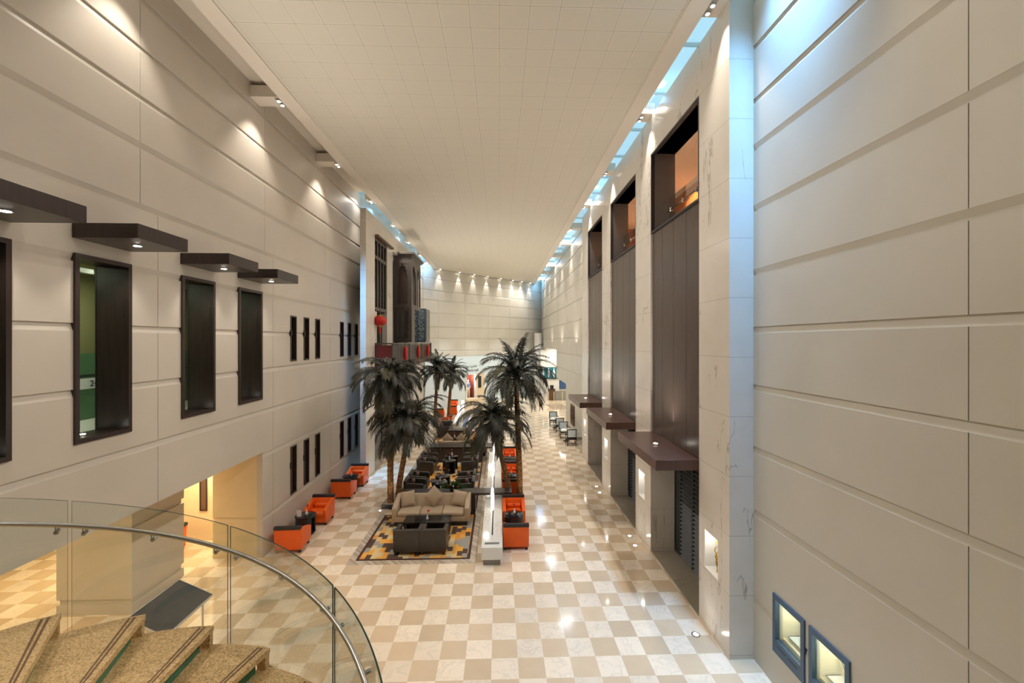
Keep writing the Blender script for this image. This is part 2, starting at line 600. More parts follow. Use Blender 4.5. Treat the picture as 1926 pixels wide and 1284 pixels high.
def panel_wall(name, O, dr, nr, s0, s1, z0, z1, bands, joints, holes, depth=0.034, thick=0.16, bh=0.125, mat='wall'):
    """panelled stone wall: recessed base slab, raised panels between horizontal reveals"""
    bm = NB()
    dr = Vector((dr[0], dr[1], 0)); nr = Vector((nr[0], nr[1], 0))

    def bx(a, b, c, d, n0, n1):
        vs = []
        for z in (c, d):
            for n in (n0, n1):
                for s in (a, b):
                    p = Vector((O[0], O[1], 0)) + dr * s + nr * n
                    vs.append(bm.verts.new((p.x, p.y, z)))
        for f in ((0, 2, 3, 1), (4, 5, 7, 6), (0, 1, 5, 4), (2, 6, 7, 3), (0, 4, 6, 2), (1, 3, 7, 5)):
            bm.faces.new([vs[i] for i in f])
    for (a, b, c, d) in rects_minus([(s0, s1, z0, z1)], holes):
        bx(a, b, c, d, -thick, -depth)
    rows = []
    cur = z0
    for zb in sorted(bands):
        if zb <= z0 or zb >= z1:
            continue
        rows.append((cur, zb))
        cur = zb + bh
    rows.append((cur, z1))
    for i, (c, d) in enumerate(rows):
        js = joints(0.5 * (c + d)) if callable(joints) else joints
        js = [s0 - 0.006] + sorted(j for j in js if s0 < j < s1) + [s1 + 0.006]
        ps = [(a + 0.006, b - 0.006, c, d) for a, b in zip(js, js[1:])]
        for (a, b, e, f) in rects_minus(ps, holes):
            if b - a > 0.004 and f - e > 0.004:
                bx(a, b, e, f, -depth - 0.001, 0)
    # splayed reveal faces, tilted by height so bands turn out light or dark
    for zb in bands:
        if zb <= z0 or zb + bh >= z1:
            continue
        for (a, b, e, f) in rects_minus([(s0, s1, zb, zb + bh)], holes):
            if f - e < bh - 1e-4:
                continue
            ring = []
            for q in (a, b):
                ring.append([bm.verts.new((Vector((O[0], O[1], 0)) + dr * q + nr * n + Vector((0, 0, z)))) for n, z in (((-0.004, f), (-depth - 0.004, zb + 0.025), (-depth - 0.004, f)) if 7.0 < zb < 10.2 else ((-0.004, zb), (-depth - 0.004, zb + bh - 0.015), (-depth - 0.004, zb)))])
            A, B2 = ring
            bm.faces.new(A); bm.faces.new(B2[::-1])
            for i in range(3):
                bm.faces.new((A[i], B2[i], B2[(i + 1) % 3], A[(i + 1) % 3]))
    return struct(finish(name, bm, mat, None, smooth=False))


# ------------------------------------------------------------------ the setting
LX = -6.63       # left panelled wall
RX = 4.87        # right panelled wall
MX = 4.40        # right marble piers
FO = (-5.47, 38.0)
FD = (0.7119, 0.7023)
FN = (0.7023, -0.7119)

bm = NB()
box(bm, -16, 12, -8, 60, -0.2, 0)
struct(finish('floor', bm, 'floor', None, False))

# striped marble border around the lounge, flush with the tiles
bm = NB()
for (a, b, c, d) in rects_minus([(-4.17, -0.62, 11.5, 28.36)], [(-3.97, -0.81, 11.7, 28.3)]):
    box(bm, a, b, c, d, 0.0, 0.003)
struct(finish('trim_1', bm, 'mosaic', None, False))

# left wall
BIGWIN = [(4.82, 5.88), (6.73, 7.74), (8.94, 9.96), (10.85, 11.91)]
WZ0, WZ1 = 4.46, 7.46
SM = [13.52, 14.43, 15.32, 17.68, 18.57, 19.48]
holesL = [(a, b, WZ0, WZ1) for a, b in BIGWIN]
holesL += [(y, y + 0.39, 5.44, 6.90) for y in SM] + [(y, y + 0.39, 1.18, 2.72) for y in SM]
holesL += [(-8, 11.96, -1, 2.96)]
LB = [1.02, 2.80, 4.04, 5.20, 6.24, 7.33, 8.50, 9.64, 10.51, 11.42, 12.35]


def ljoints(z):
    return [7.95 + 4.12 * k for k in range(-4, 12)] if z > 8.5 else [8.35 + 4.15 * k for k in range(-4, 12)]


panel_wall('wall_left', (LX, 0), (0, 1), (1, 0), -8, 38.2, 0, 13.5, LB, ljoints, holesL)
# right wall, near and far parts
RB = [1.09, 2.76, 3.95, 5.13, 6.23, 7.33, 8.55, 9.71, 10.58, 11.60, 12.5]
NAVY = [(5.64, 6.40), (6.50, 7.26)]
panel_wall('wall_right', (RX, 0), (0, 1), (-1, 0), -8, 7.90, 0, 13.0, RB, [4.19 - 3.7 * k for k in range(4)],
           [(a, b, 0.62, 1.64) for a, b in NAVY], mat='wall_grey')
panel_wall('wall_right_far', (RX, 0), (0, 1), (-1, 0), 21.9, 48.4, 0, 13.0, RB, [26.0, 30.1, 34.2, 38.3, 42.4],
           [(35.3, 60, -1, 5.4), (30.3, 36, -1, 3.0), (26.75, 27.95, 0.62, 1.9)], mat='wall_grey')
panel_wall('wall_far', FO, FD, FN, -1.6, 15.2, 4.72, 13.0, RB, [3.1 + 3.1 * k for k in range(-1, 4)], [], mat='wall_grey')
# wall behind the camera and closing walls
bm = NB()
box(bm, -16, 12, -8.2, -8, 0, 13.6)
struct(finish('wall_back', bm, 'wall', None, False))

# ceiling: sunken tile field with a plain soffit band around it
def fy(x, off=0.0):
    return 38.0 + (x + 5.47) * FD[1] / FD[0] - off


bm = NB()
prism(bm, [(-5.47, -8), (3.66, -8), (3.66, fy(3.66)), (-5.47, fy(-5.47))], 12.60, 12.72, 'z')
struct(finish('ceiling', bm, 'ceiling', None, False))
bm = NB()
prism(bm, [(-5.87, -8), (-5.47, -8), (-5.47, fy(-5.47)), (-5.87, fy(-5.87))], 12.57, 13.05, 'z')
prism(bm, [(3.66, -8), (4.06, -8), (4.06, fy(4.06)), (3.66, fy(3.66))], 12.57, 13.05, 'z')
prism(bm, [(-5.47, -8), (3.66, -8), (3.66, fy(3.66)), (-5.47, fy(-5.47))], 12.72, 13.05, 'z')
struct(finish('trim_2', bm, 'band', None, False))
# roof over the near left slot, and the skylight glazing
bm = NB()
box(bm, -8.2, -5.87, -8, 19.6, 13.02, 13.2)
box(bm, 5.4, 8.6, -8, 60, 13.0, 13.2)
box(bm, -8.6, -7.2, 19.6, 44, 13.02, 13.2)
struct(finish('trim_3', bm, 'band', None, False))
bm = NB()
box(bm, 4.06, 5.42, -8, 56, 13.02, 13.04)
for k in range(16):
    pass
sky1 = struct(finish('window_1', bm, 'pane', None, False))
bm = NB()
box(bm, -7.22, -5.87, 19.6, 44, 13.06, 13.08)
sky2 = struct(finish('window_2', bm, 'pane', None, False))
for (par, x0, x1, ys) in ((sky1, 4.06, 5.42, [1.8 + 2 * k for k in range(24)]), (sky2, -7.22, -5.87, [21.6 + 2 * k for k in range(9)])):
    bm = NB()
    for y in ys:
        box(bm, x0, x1, y - 0.025, y + 0.025, 13.08, 13.16)
    finish('glazing_bar', bm, 'plaster', par, False)

# right marble block: piers, lintel and bays
PIERS = [(7.86, 9.07), (12.0, 13.34), (16.38, 17.72), (20.58, 22.0)]
BAYS = [(9.07, 12.0), (13.34, 16.38), (17.72, 20.58)]
nk = 0
NICHE = [(8.27, 8.82), (12.50, 13.05), (16.80, 17.33), (21.05, 21.55)]
bm = NB()
for (a, b), (na, nb) in zip(PIERS, NICHE):
    for (p, q, r, s) in rects_minus([(a, b, 0, 12.61)], [(na, nb, 1.27, 2.08)]):
        vs = box(bm, MX, MX + 0.30, p, q, r, s)
    box(bm, MX + 0.30, 5.10, a, b, 0, 12.61)
for a, b in BAYS:
    box(bm, MX, 5.4, a, b, 11.49, 12.61)
struct(finish('wall_right_marble', bm, 'marble', None, False))
# bay linings: wood panelling, opening above with glass, shutters below
for i, (a, b) in enumerate(BAYS):
    ordn = ['nearest', 'middle', 'farthest'][i]
    t = thing('bay_panelling', 'tall brown wood wall panelling in the %s right bay above its canopy' % ordn, 'wall panelling', (MX, a, 3.47), 0, 'wood panelled bays')
    w = (b - a) / 4
    for k in range(4):
        one('panel_board', 'wood_panel', t, (0.05, 0.12, k * w + 0.006, (k + 1) * w - 0.006, 0, 5.72), bev=0.003, seg=1)
    one('backing', 'dark', t, (0.10, 0.16, 0.0, b - a, 0, 5.72))
    o = struct(D.objects.new('window_%d' % (3 + i), None)); COL.objects.link(o); o.location = (MX, a, 9.19)
    L = b - a
    bm = NB()
    box(bm, 0.0, 0.10, 0, L, 0, 0.05); box(bm, 0.0, 0.10, 0, L, 2.25, 2.30)
    box(bm, 0.0, 0.10, 0, 0.05, 0.05, 2.25); box(bm, 0.0, 0.10, L - 0.05, L, 0.05, 2.25)
    finish('frame', bm, 'dark', o, False)
    bm = NB()
    box(bm, 0.10, 0.69, 0.0, L, -0.05, 0.0)
    box(bm, 0.10, 0.70, 0.0, L, 2.30, 2.34)
    box(bm, 0.10, 0.69, L - 0.06, L, 0, 2.3)
    box(bm, 0.10, 0.69, 0.0, 0.06, 0, 2.3)
    finish('lining', bm, 'charcoal', o, False)
    one('pane', 'glass', o, (0.50, 0.51, 0.06, L - 0.06, 0.0, 1.0))
    bm = NB()
    tube(bm, [(0.46, 0.06, 0.62), (0.46, L - 0.06, 0.62)], 0.022, 8)
    for k in range(4):
        lathe(bm, [(0.035, 0.57), (0.035, 0.67)], 0.47, 0.3 + k * (L - 0.6) / 3, 8)
    finish('rail', bm, 'chrome', o)
# corridor seen through the upper bay openings
bm = NB()
box(bm, 7.2, 7.3, 8.5, 21.5, 9.1, 12.0)
box(bm, 5.1, 7.3, 21.5, 21.6, 9.1, 12.0)
struct(finish('wall_gallery', bm, 'orange_wood', None, False))
bm = NB()
box(bm, 5.3, 7.3, 8.4, 21.6, 11.9, 12.0)
box(bm, 5.3, 7.3, 8.4, 21.6, 9.0, 9.1)
box(bm, 5.3, 7.3, 8.4, 8.5, 9.1, 12.0)
struct(finish('wall_gallery_shell', bm, 'plaster', None, False))
for y in (10.6, 15.0, 19.4):
    lamp('gallery_light', 'SPOT', (6.6, y, 11.85), 300, WARMER, (7.15, y + 0.4, 10.2), spot_size=math.radians(110), spot_blend=0.6, shadow_soft_size=0.08)

# unseen wall added behind the bays to block sky light
bm = NB()
box(bm, 5.32, 5.42, 7.9, 22.0, 0, 9.0)
struct(finish('wall_right_blocker', bm, 'dark', None, False))
# recess below each canopy
for i, (a, b) in enumerate(BAYS):
    ordn = ['nearest', 'middle', 'farthest'][i]
    bm = NB()
    box(bm, MX + 0.02, 5.6, a, b, 0.0, 0.004)
    struct(finish('trim_%d' % (10 + i), bm, 'marble_dark', None, False))
    t = thing('louvred_shutter', 'dark louvred shutter doors under the %s canopy on the right' % ordn, 'shutter', (5.12, a, 0), 0, 'louvred shutters')
    L = b - a
    one('frame', 'louver_frame', t, (0.0, 0.12, L - 0.35, L - 0.001, 0.004, 3.2), (0.0, 0.12, 0.01, 0.10, 0.004, 3.2), (0.0, 0.12, 0.1, L - 0.35, 3.08, 3.2), (0.0, 0.12, L * 0.62, L * 0.62 + 0.07, 0.004, 3.08))
    for (p, q) in ((0.1, L * 0.62), (L * 0.62 + 0.07, L - 0.35)):
        bm = NB()
        nslat = 26
        for k in range(nslat):
            z = 0.05 + k * 3.0 / nslat
            prism(bm, [(-0.03, z), (-0.025, z - 0.006), (0.06, z + 0.020), (0.06, z + 0.030)], p, q, 'y')
        finish('louvre_leaf', bm, 'louver', t, False)
    one('backing', 'black', t, (0.13, 0.18, 0.01, L - 0.01, 0.004, 3.2))

# canopies
def canopy(loc, L, sx, label, grp, top):
    t = thing('canopy', label, 'canopy', loc, 0, grp)
    x0, x1 = (0.0, 1.0) if sx > 0 else (-1.0, 0.0)
    one('body', top, t, (x0, x1, 0, L, 0, 0.23), bev=0.004, seg=1)
    bm = NB()
    cx = 0.55 * sx
    lathe(bm, [(0.075, -0.012), (0.075, 0.0)], cx, L * 0.5, 20)
    ring = finish('downlight_ring', bm, 'chrome', t)
    bm = NB()
    lathe(bm, [(0.052, -0.016), (0.052, -0.012)], cx, L * 0.5, 20)
    finish('bulb', bm, 'lamp', ring)
    bm = NB()
    if sx < 0:
        lathe(bm, [(0.07, 0.23), (0.07, 0.242)], cx + 0.1, L * 0.5, 20)
        r2 = finish('uplight_ring', bm, 'chrome', t)
        bm = NB()
        lathe(bm, [(0.05, 0.242), (0.05, 0.246)], cx + 0.1, L * 0.5, 20)
        finish('uplight_lens', bm, 'lamp', r2)
        lamp('canopy_uplight', 'SPOT', (loc[0] + cx + 0.1, loc[1] + L * 0.5, loc[2] + 0.30), 30, WARM, (loc[0] + 0.1, loc[1] + L * 0.5 + 0.1, loc[2] + 3.5), spot_size=math.radians(70), spot_blend=0.8, shadow_soft_size=0.05)
        lamp('canopy_fill_light', 'SPOT', (loc[0] + cx + 0.1, loc[1] + L * 0.5, loc[2] + 0.30), 210, WARM, (-1.5, loc[1] + L * 0.5, 12.6), spot_size=math.radians(150), spot_blend=1.0, shadow_soft_size=0.04)  # extra wide fill added to brighten the ceiling, beyond the lens's own beam
    else:
        bm.free()
        lamp('canopy_fill_light', 'SPOT', (loc[0] + 0.6, loc[1] + L * 0.5, loc[2] + 0.27), 130, WARM, (loc[0] + 5.6, loc[1] + L * 0.5, 12.6), spot_size=math.radians(150), spot_blend=1.0, shadow_soft_size=0.04)  # fill added above the canopy without a fixture, brightens the ceiling
        lamp('canopy_downlight', 'SPOT', (loc[0] + cx * 0.8, loc[1] + L * 0.5, loc[2] - 0.06), 42, WARM, (loc[0] + 0.05, loc[1] + L * 0.5, loc[2] - 3.2), spot_size=math.radians(105), spot_blend=0.6, shadow_soft_size=0.05)
    return t


CN = ['dark box canopy cut off by the left picture edge', 'dark box canopy over the green-lit tall window on left wall',
      'dark box canopy third from the picture edge on left wall', 'smallest and farthest dark box canopy on left wall']
for (a, b), lb in zip(BIGWIN, CN):
    canopy((LX + 0.001, a - 0.02, 7.69), b - a + 0.04, 1, lb, 'left wall canopies', 'wood')
for i, (a, b) in enumerate(BAYS):
    canopy((MX - 0.001 + 0.04, a + 0.002, 3.24), b - a - 0.004, -1,
           ['nearest red-brown canopy over shutters on right wall', 'middle red-brown canopy on right marble wall', 'farthest red-brown canopy on right marble wall'][i], 'right wall canopies', 'wood_top')

# tall windows on the left wall
for i, (a, b) in enumerate(BIGWIN):
    o = struct(D.objects.new('window_%d' % (6 + i), None)); COL.objects.link(o); o.location = (LX, a, WZ0)
    L = b - a; Hh = WZ1 - WZ0
    bm = NB()
    f = 0.07
    box(bm, -0.05, 0.035, 0, L, 0, f); box(bm, -0.05, 0.035, 0, L, Hh - f, Hh)
    box(bm, -0.05, 0.035, 0, f, f, Hh - f); box(bm, -0.05, 0.035, L - f, L, f, Hh - f)
    finish('frame', bm, 'wood', o, False)
    bm = NB()
    box(bm, -0.56, -0.05, 0.0, f * 0.8, 0, Hh); box(bm, -0.56, -0.05, L - f * 0.8, L, 0, Hh)
    box(bm, -0.56, -0.05, f * 0.8, L - f * 0.8, 0, f * 0.7); box(bm, -0.56, -0.05, f * 0.8, L - f * 0.8, Hh - f * 0.7, Hh)
    finish('lining', bm, 'wood', o, False)
    one('pane', 'pane', o, (-0.54, -0.53, f * 0.8, L - f * 0.8, f * 0.7, Hh - f * 0.7))
    bm = NB()
    lathe(bm, [(0.06, f * 0.7), (0.06, f * 0.7 + 0.012)], -0.35, L * 0.5, 16)
    r_ = finish('sill_glint_ring', bm, 'chrome', o)  # ring and glowing disc stand in for a downlight's reflection on the sill
    bm = NB()
    lathe(bm, [(0.04, f * 0.7 + 0.012), (0.04, f * 0.7 + 0.016)], -0.35, L * 0.5, 16)
    finish('sill_glint', bm, 'lamp', r_)
# green-lit stair room behind the tall windows
bm = NB()
box(bm, -10.2, -10.1, 2.5, 13.5, 4.2, 7.8)
box(bm, -10.2, -7.35, 13.4, 13.5, 4.2, 7.8)
box(bm, -10.2, -7.35, 2.5, 2.6, 4.2, 7.8)
box(bm, -10.2, -6.8, 2.5, 13.5, 7.7, 7.8)
struct(finish('wall_stair_room', bm, 'olive', None, False))
bm = NB()
box(bm, -10.1, -6.8, 2.6, 13.4, 4.15, 4.3)
struct(finish('floor_stair_room', bm, 'plaster', None, False))
t = thing('balustrade', 'green glass balustrade seen through the tall left window', 'balustrade', (-9.4, 8.5, 4.3))
one('panel', 'green_panel', t, (-0.02, 0.02, -5.0, 4.5, 0, 1.5))
one('top_rail', 'dark', t, (-0.04, 0.04, -5.0, 4.5, 0.98, 1.02))
t = thing('sign_plate', 'white plate with black numerals behind the tall left window', 'sign', (-9.35, 9.75, 5.0))
one('plate', 'white', t, (0.0, 0.015, -0.6, 0.9, 0.0, 0.24))
lamp('stair_room_light', 'AREA', (-8.9, 8.0, 7.6), 80, (0.95, 1.0, 0.75), (-8.9, 8, 4), shape='RECTANGLE', size=0.6, size_y=5)


def text_obj(name, body, size, mat, loc, rot, parent=None, extr=0.004, align='CENTER'):
    c = D.curves.new(name, 'FONT')
    c.body = body
    c.size = size
    c.extrude = extr
    c.align_x = align
    c.materials.append(M[mat])
    o = D.objects.new(name, c)
    link(o, parent)
    o.location = loc
    o.rotation_euler = rot
    me = D.meshes.new_from_object(o)
    m2 = D.objects.new(name, me)
    link(m2, parent)
    m2.location = loc
    m2.rotation_euler = rot
    D.objects.remove(o, do_unlink=True)
    return m2


text_obj('numerals', '240', 0.2, 'black', (0.02, 0.25, 0.05), (PI / 2, 0, PI / 2), t)

# slim windows on the left wall
wn = 10
for zz, hh in ((5.44, 1.46), (1.18, 1.54)):
    for y in SM:
        o = struct(D.objects.new('window_%d' % wn, None)); COL.objects.link(o); o.location = (LX, y, zz)
        wn += 1
        bm = NB()
        f = 0.045
        box(bm, -0.15, 0.02, 0, 0.39, 0, f); box(bm, -0.15, 0.02, 0, 0.39, hh - f, hh)
        box(bm, -0.15, 0.02, 0, f, f, hh - f); box(bm, -0.15, 0.02, 0.39 - f, 0.39, f, hh - f)
        finish('frame', bm, 'wood', o, False)
        one('pane', 'black' if zz > 3 else 'brown_wood', o, (-0.13, -0.10, f, 0.39 - f, f, hh - f))
        one('handle', 'dark', o, (0.0, 0.05, -0.03, 0.02, hh * 0.55, hh * 0.68))

# arcade under the left wall
bm = NB()
box(bm, -15.2, -15.0, -8, 13.2, 0, 2.95)
box(bm, -15.0, -8.0, 13.1, 13.3, 0, 2.95)
struct(finish('wall_arcade', bm, 'warm_wall', None, False))
panel_wall('wall_arcade_return', (-8.0, 11.96), (1, 0), (0, -1), 0, 1.37 - 0.16, 0, 2.96, [1.02], [], [], thick=1.3, mat='warm_wall')
bm = NB()
box(bm, -15.2, LX - 0.16, -8, 13.3, 2.96, 3.1)
struct(finish('ceiling_arcade', bm, 'warm_wall', None, False))
bm = NB()
for (c, d) in ((0.0, 0.22), (0.34, 1.9), (2.02, 2.96)):
    box(bm, -9.8, -8.17, 9.58, 11.12, c, d)
box(bm, -9.76, -8.21, 9.62, 11.08, 0, 2.96)
struct(finish('wall_arcade_pier', bm, 'wall', None, False))
for k, x in enumerate((-10.0, -9.14)):
    o = struct(D.objects.new('window_%d' % (wn), None)); COL.objects.link(o); o.location = (x, 13.1, 0.9)
    wn += 1
    bm = NB()
    box(bm, 0, 0.22, -0.03, 0, 0, 0.03); box(bm, 0, 0.22, -0.03, 0, 1.45, 1.48); box(bm, 0, 0.03, -0.03, 0, 0.03, 1.45); box(bm, 0.19, 0.22, -0.03, 0, 0.03, 1.45)
    finish('frame', bm, 'wood', o, False)
    one('pane', 'brown_wood', o, (0.03, 0.19, -0.015, 0, 0.03, 1.45))
for (x, y) in ((-12.0, 8.0), (-12.0, 3.5), (-8.6, 12.4), (-10.6, 11.6), (-7.6, 6.5)):
    lamp('arcade_light', 'AREA', (x, y, 2.93), 52, (1.0, 0.82, 0.52), (x, y, 0), shape='DISK', size=0.5)

# ------------------------------------------------------------------ left marble screen wall with the wooden towers
SX0, SX1 = -6.05, -5.80
bm = NB()
for (a, b, c, d) in rects_minus([(18.45, 29.9, 0, 11.9)], [(19.75, 21.9, -1, 11.0), (23.05, 26.9, -1, 11.0)]):
    box(bm, SX0, SX1, a, b, c, d)
struct(finish('wall_left_marble', bm, 'marble', None, False))
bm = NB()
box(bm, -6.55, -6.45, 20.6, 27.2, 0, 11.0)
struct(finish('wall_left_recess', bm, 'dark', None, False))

t = thing('wooden_screen', 'tall dark wooden window screen with flat cap behind the round red lantern', 'screen', (SX1, 19.75, 0))
L = 2.15
one('cap', 'brown_wood', t, (-0.25, 0.17, 0.03, 2.9, 11.0, 11.1), bev=0.01, seg=1)
bm = NB()
for k in range(5):
    y = 0.05 + k * (L - 0.1) / 4
    box(bm, -0.12, -0.03, y - 0.05, y + 0.05, 7.55, 11.0)
for z in (7.55, 10.0, 10.85):
    box(bm, -0.13, -0.02, 0.0, L, z, z + 0.16)
finish('mullions', bm, 'grey_wood', t, False)
one('dark_infill', 'black', t, (-0.2, -0.15, 0, L, 7.5, 11.0))
one('lower_frame', 'wall', t, (-0.15, -0.02, 0.0, 0.42, 5.9, 7.5))
one('lower_post', 'grey_wood', t, (-0.13, -0.02, 0.95, 1.1, 5.9, 7.5))

t = thing('wooden_tower', 'dark wooden bay tower with carved arches under a flat cap', 'wooden tower', (-6.05, 24.2, 0))
one('cap', 'grey_wood', t, (-0.1, 1.18, -0.08, 3.1, 11.08, 11.2), (-0.04, 1.10, -0.03, 3.0, 10.98, 11.08), bev=0.008, seg=1)
# camera side: frame with an arched opening
bm = NB()
box(bm, 0.0, 0.24, 0.0, 0.1, 8.25, 10.98); box(bm, 0.80, 1.04, 0.0, 0.1, 8.25, 10.98)
box(bm, 0.24, 0.80, 0.0, 0.1, 10.55, 10.98); box(bm, 0.0, 1.04, 0.0, 0.1, 8.0, 8.25)
for s in (-1, 1):
    pts = [(0.52 + s * 0.28, 9.75), (0.52 + s * 0.28, 10.56), (0.52, 10.56), (0.52 + s * 0.05, 10.42), (0.52 + s * 0.18, 10.36), (0.52 + s * 0.14, 10.24), (0.52 + s * 0.24, 10.18), (0.52 + s * 0.2, 10.02), (0.52 + s * 0.26, 9.95)]
    prism(bm, pts if s > 0 else pts[::-1], 0.01, 0.09, 'y')
finish('arched_side', bm, 'grey_wood', t, False)
bm = NB()
for y in (0.101, 1.3, 2.6):
    box(bm, 0.96, 1.04, y, y + 0.15, 8.25, 10.70)
box(bm, 0.96, 1.04, 0.101, 2.75, 8.0, 8.25); box(bm, 0.96, 1.04, 0.101, 2.75, 10.7, 10.98)
for y0 in (0.15, 1.45):
    for s in (0, 1):
        ya = y0 if s == 0 else y0 + 1.15
        dd = 1 if s == 0 else -1
        pts = [(ya, 9.9), (ya, 10.7), (ya + dd * 0.57, 10.7), (ya + dd * 0.5, 10.5), (ya + dd * 0.3, 10.42), (ya + dd * 0.32, 10.25), (ya + dd * 0.14, 10.2), (ya + dd * 0.16, 10.0)]
        prism(bm, pts if s else pts[::-1], 0.97, 1.03, 'x')
finish('arched_front', bm, 'grey_wood', t, False)
one('inner_panel', 'wood_panel', t, (0.02, 0.93, 0.13, 2.6, 8.1, 10.9))
one('lower_box', 'grey_wood', t, (0.02, 1.04, 0.03, 0.9, 6.02, 8.0), (0.1, 0.28, 0.0, 0.03, 6.3, 7.8), (0.4, 0.58, 0.0, 0.03, 6.3, 7.8), bev=0.004, seg=1)
bm = NB()
box(bm, 0.66, 0.86, -0.01, 0.03, 6.25, 7.85)
finish('carved_strip', bm, 'lattice_dark', t, False)

t = thing('lattice_box', 'dark box with teal arabesque lattice panels beside the wooden tower', 'lattice screen', (-5.9, 28.5, 6.02))
one('casing', 'black', t, (0.0, 0.95, 0.02, 1.7, 0, 2.28), bev=0.004, seg=1)
one('lattice_panel', 'lattice_teal', t, (0.04, 0.86, -0.01, 0.02, 0.04, 2.2))
one('frame', 'navy', t, (0.0, 0.06, -0.03, 0.02, 0, 2.28), (0.34, 0.44, -0.03, 0.02, 0, 2.28), (0.84, 0.95, -0.03, 0.02, 0, 2.28), (0.06, 0.84, -0.03, 0.02, 2.18, 2.28), (0.06, 0.84, -0.03, 0.02, 0, 0.1))
one('side_lattice', 'black', t, (0.95, 0.965, 0.15, 1.6, 0.1, 2.2))

# balcony in front of the towers
t = thing('balcony', 'dark timber balcony with dark red end cloth and lattice railing', 'balcony', (-6.0, 19.8, 4.7))
one('deck', 'grey_wood', t, (0.2, 1.03, 0.0, 11.2, 0.0, 0.24))
one('end_cloth', 'red_cloth', t, (0.23, 0.98, -0.012, 0.02, 0.32, 1.2))
one('end_frame', 'grey_wood', t, (0.2, 0.26, -0.02, 0.04, 0.24, 1.3), (0.97, 1.03, -0.02, 0.04, 0.24, 1.3), (0.26, 0.97, -0.02, 0.04, 1.24, 1.3))
for k in range(3):
    y0 = 0.1 + k * 3.7
    bm = NB()
    for j in range(26):
        y = y0 + 0.08 + j * 3.46 / 25
        box(bm, 0.985, 1.0, y - 0.025, y + 0.025, 0.26, 1.22)
    for j in range(12):
        z = 0.3 + j * 0.08
        box(bm, 0.98, 0.995, y0, y0 + 3.6, z - 0.018, z + 0.018)
    p = finish('lattice_panel', bm, 'brown_wood' if k == 2 else 'grey_wood', t, False)
    one('post', 'dark', t, (0.95, 1.03, y0 + 3.58, y0 + 3.72, 0.24, 1.3))
one('top_rail', 'grey_wood', t, (0.96, 1.03, 0.04, 11.2, 1.24, 1.3))
one('wall_bracket', 'grey_wood', t, (-0.04, 0.2, 0.3, 0.5, 0.0, 0.24), (-0.04, 0.2, 7.6, 7.9, 0.0, 0.24))


def lantern(name, loc, R, hh, label, grp, mat='lantern', hook=False):
    t = thing(name, label, 'lantern', loc, 0, grp)
    bm = NB()
    prof = [(0.02 + R * math.sin(PI * k / 10) ** 0.8, -hh / 2 * math.cos(PI * k / 10)) for k in range(11)]
    lathe(bm, prof, 0, 0, 16)
    finish('shade', bm, mat, t)
    bm = NB()
    lathe(bm, [(R * 0.3, hh / 2 - 0.02), (R * 0.3, hh / 2 + 0.05)], 0, 0, 12)
    lathe(bm, [(R * 0.28, -hh / 2 - 0.06), (R * 0.28, -hh / 2 + 0.02)], 0, 0, 12)
    finish('collar', bm, 'gold', t)
    bm = NB()
    lathe(bm, [(0.004, -hh / 2 - 0.42), (R * 0.18, -hh / 2 - 0.26), (R * 0.18, -hh / 2 - 0.06)], 0, 0, 8)
    finish('tassel', bm, mat, t)
    bm = NB()
    tube(bm, [(0, 0, hh / 2), (0, 0, hh / 2 + 0.14), (-0.10, 0, hh / 2 + 0.145)] if hook else [(0, 0, hh / 2), (0, 0, hh / 2 + 0.5)], 0.008, 5)
    finish('cord', bm, 'dark', t)
    return t


for y in (22.0, 27.0, 30.0):
    lamp('balcony_fill_light', 'SPOT', (-4.9 if y > 28 else -4.55, y, 6.1), 260, WARM, (1.0, y + 1.0, 12.6), spot_size=math.radians(150), spot_blend=1.0, shadow_soft_size=0.04)  # fill added at the balcony without a fixture, lifts the ceiling
for y in (26.0, 32.0, 38.0):
    lamp('right_fill_light', 'SPOT', (4.6, y, 5.6), 260, WARM, (-1.0, y + 1.0, 12.6), spot_size=math.radians(150), spot_blend=1.0, shadow_soft_size=0.04)  # fill added along the right wall, no fixture there


lantern('paper_lantern', (-5.62, 19.95, 7.05), 0.29, 0.45, 'round red paper lantern with gold tassel hanging beside marble slab', 'red lanterns')
for k, (y, lb) in enumerate(((22.0, 'nearest'), (25.5, 'middle'), (28.9, 'farthest'))):
    lantern('tube_lantern', (-4.88, y, 5.45), 0.085, 0.75, '%s slim red tube lantern hanging on the balcony lattice railing' % lb, 'red lanterns', 'lantern', True)
# ground-floor lattice screens behind the palms
for k, (a, b) in enumerate(((19.8, 21.1), (22.9, 26.8))):
    t = thing('ground_screen', ['dark lattice screen at floor level beside the left marble slab', 'dark screen at floor level behind the left palms'][k], 'screen', (-5.92, a, 0.0))
    L = b - a
    bm = NB()
    n = int(L / 0.1)
    for j in range(n + 1):
        y = j * L / n
        box(bm, 0, 0.03, y - 0.012, y + 0.012, 0.45, 4.4)
    for j in range(40):
        z = 0.45 + j * 0.1
        box(bm, 0.0, 0.025, 0, L, z - 0.012, z + 0.012)
    finish('lattice', bm, 'grey_stone', t, False)
    one('plinth', 'marble_dark', t, (-0.12, 0.11, 0, L, 0, 0.43))
    one('backing', 'black', t, (-0.1, -0.06, 0, L, 0.43, 4.5))

# ------------------------------------------------------------------ slot beams and twin spotlights
tn = 20


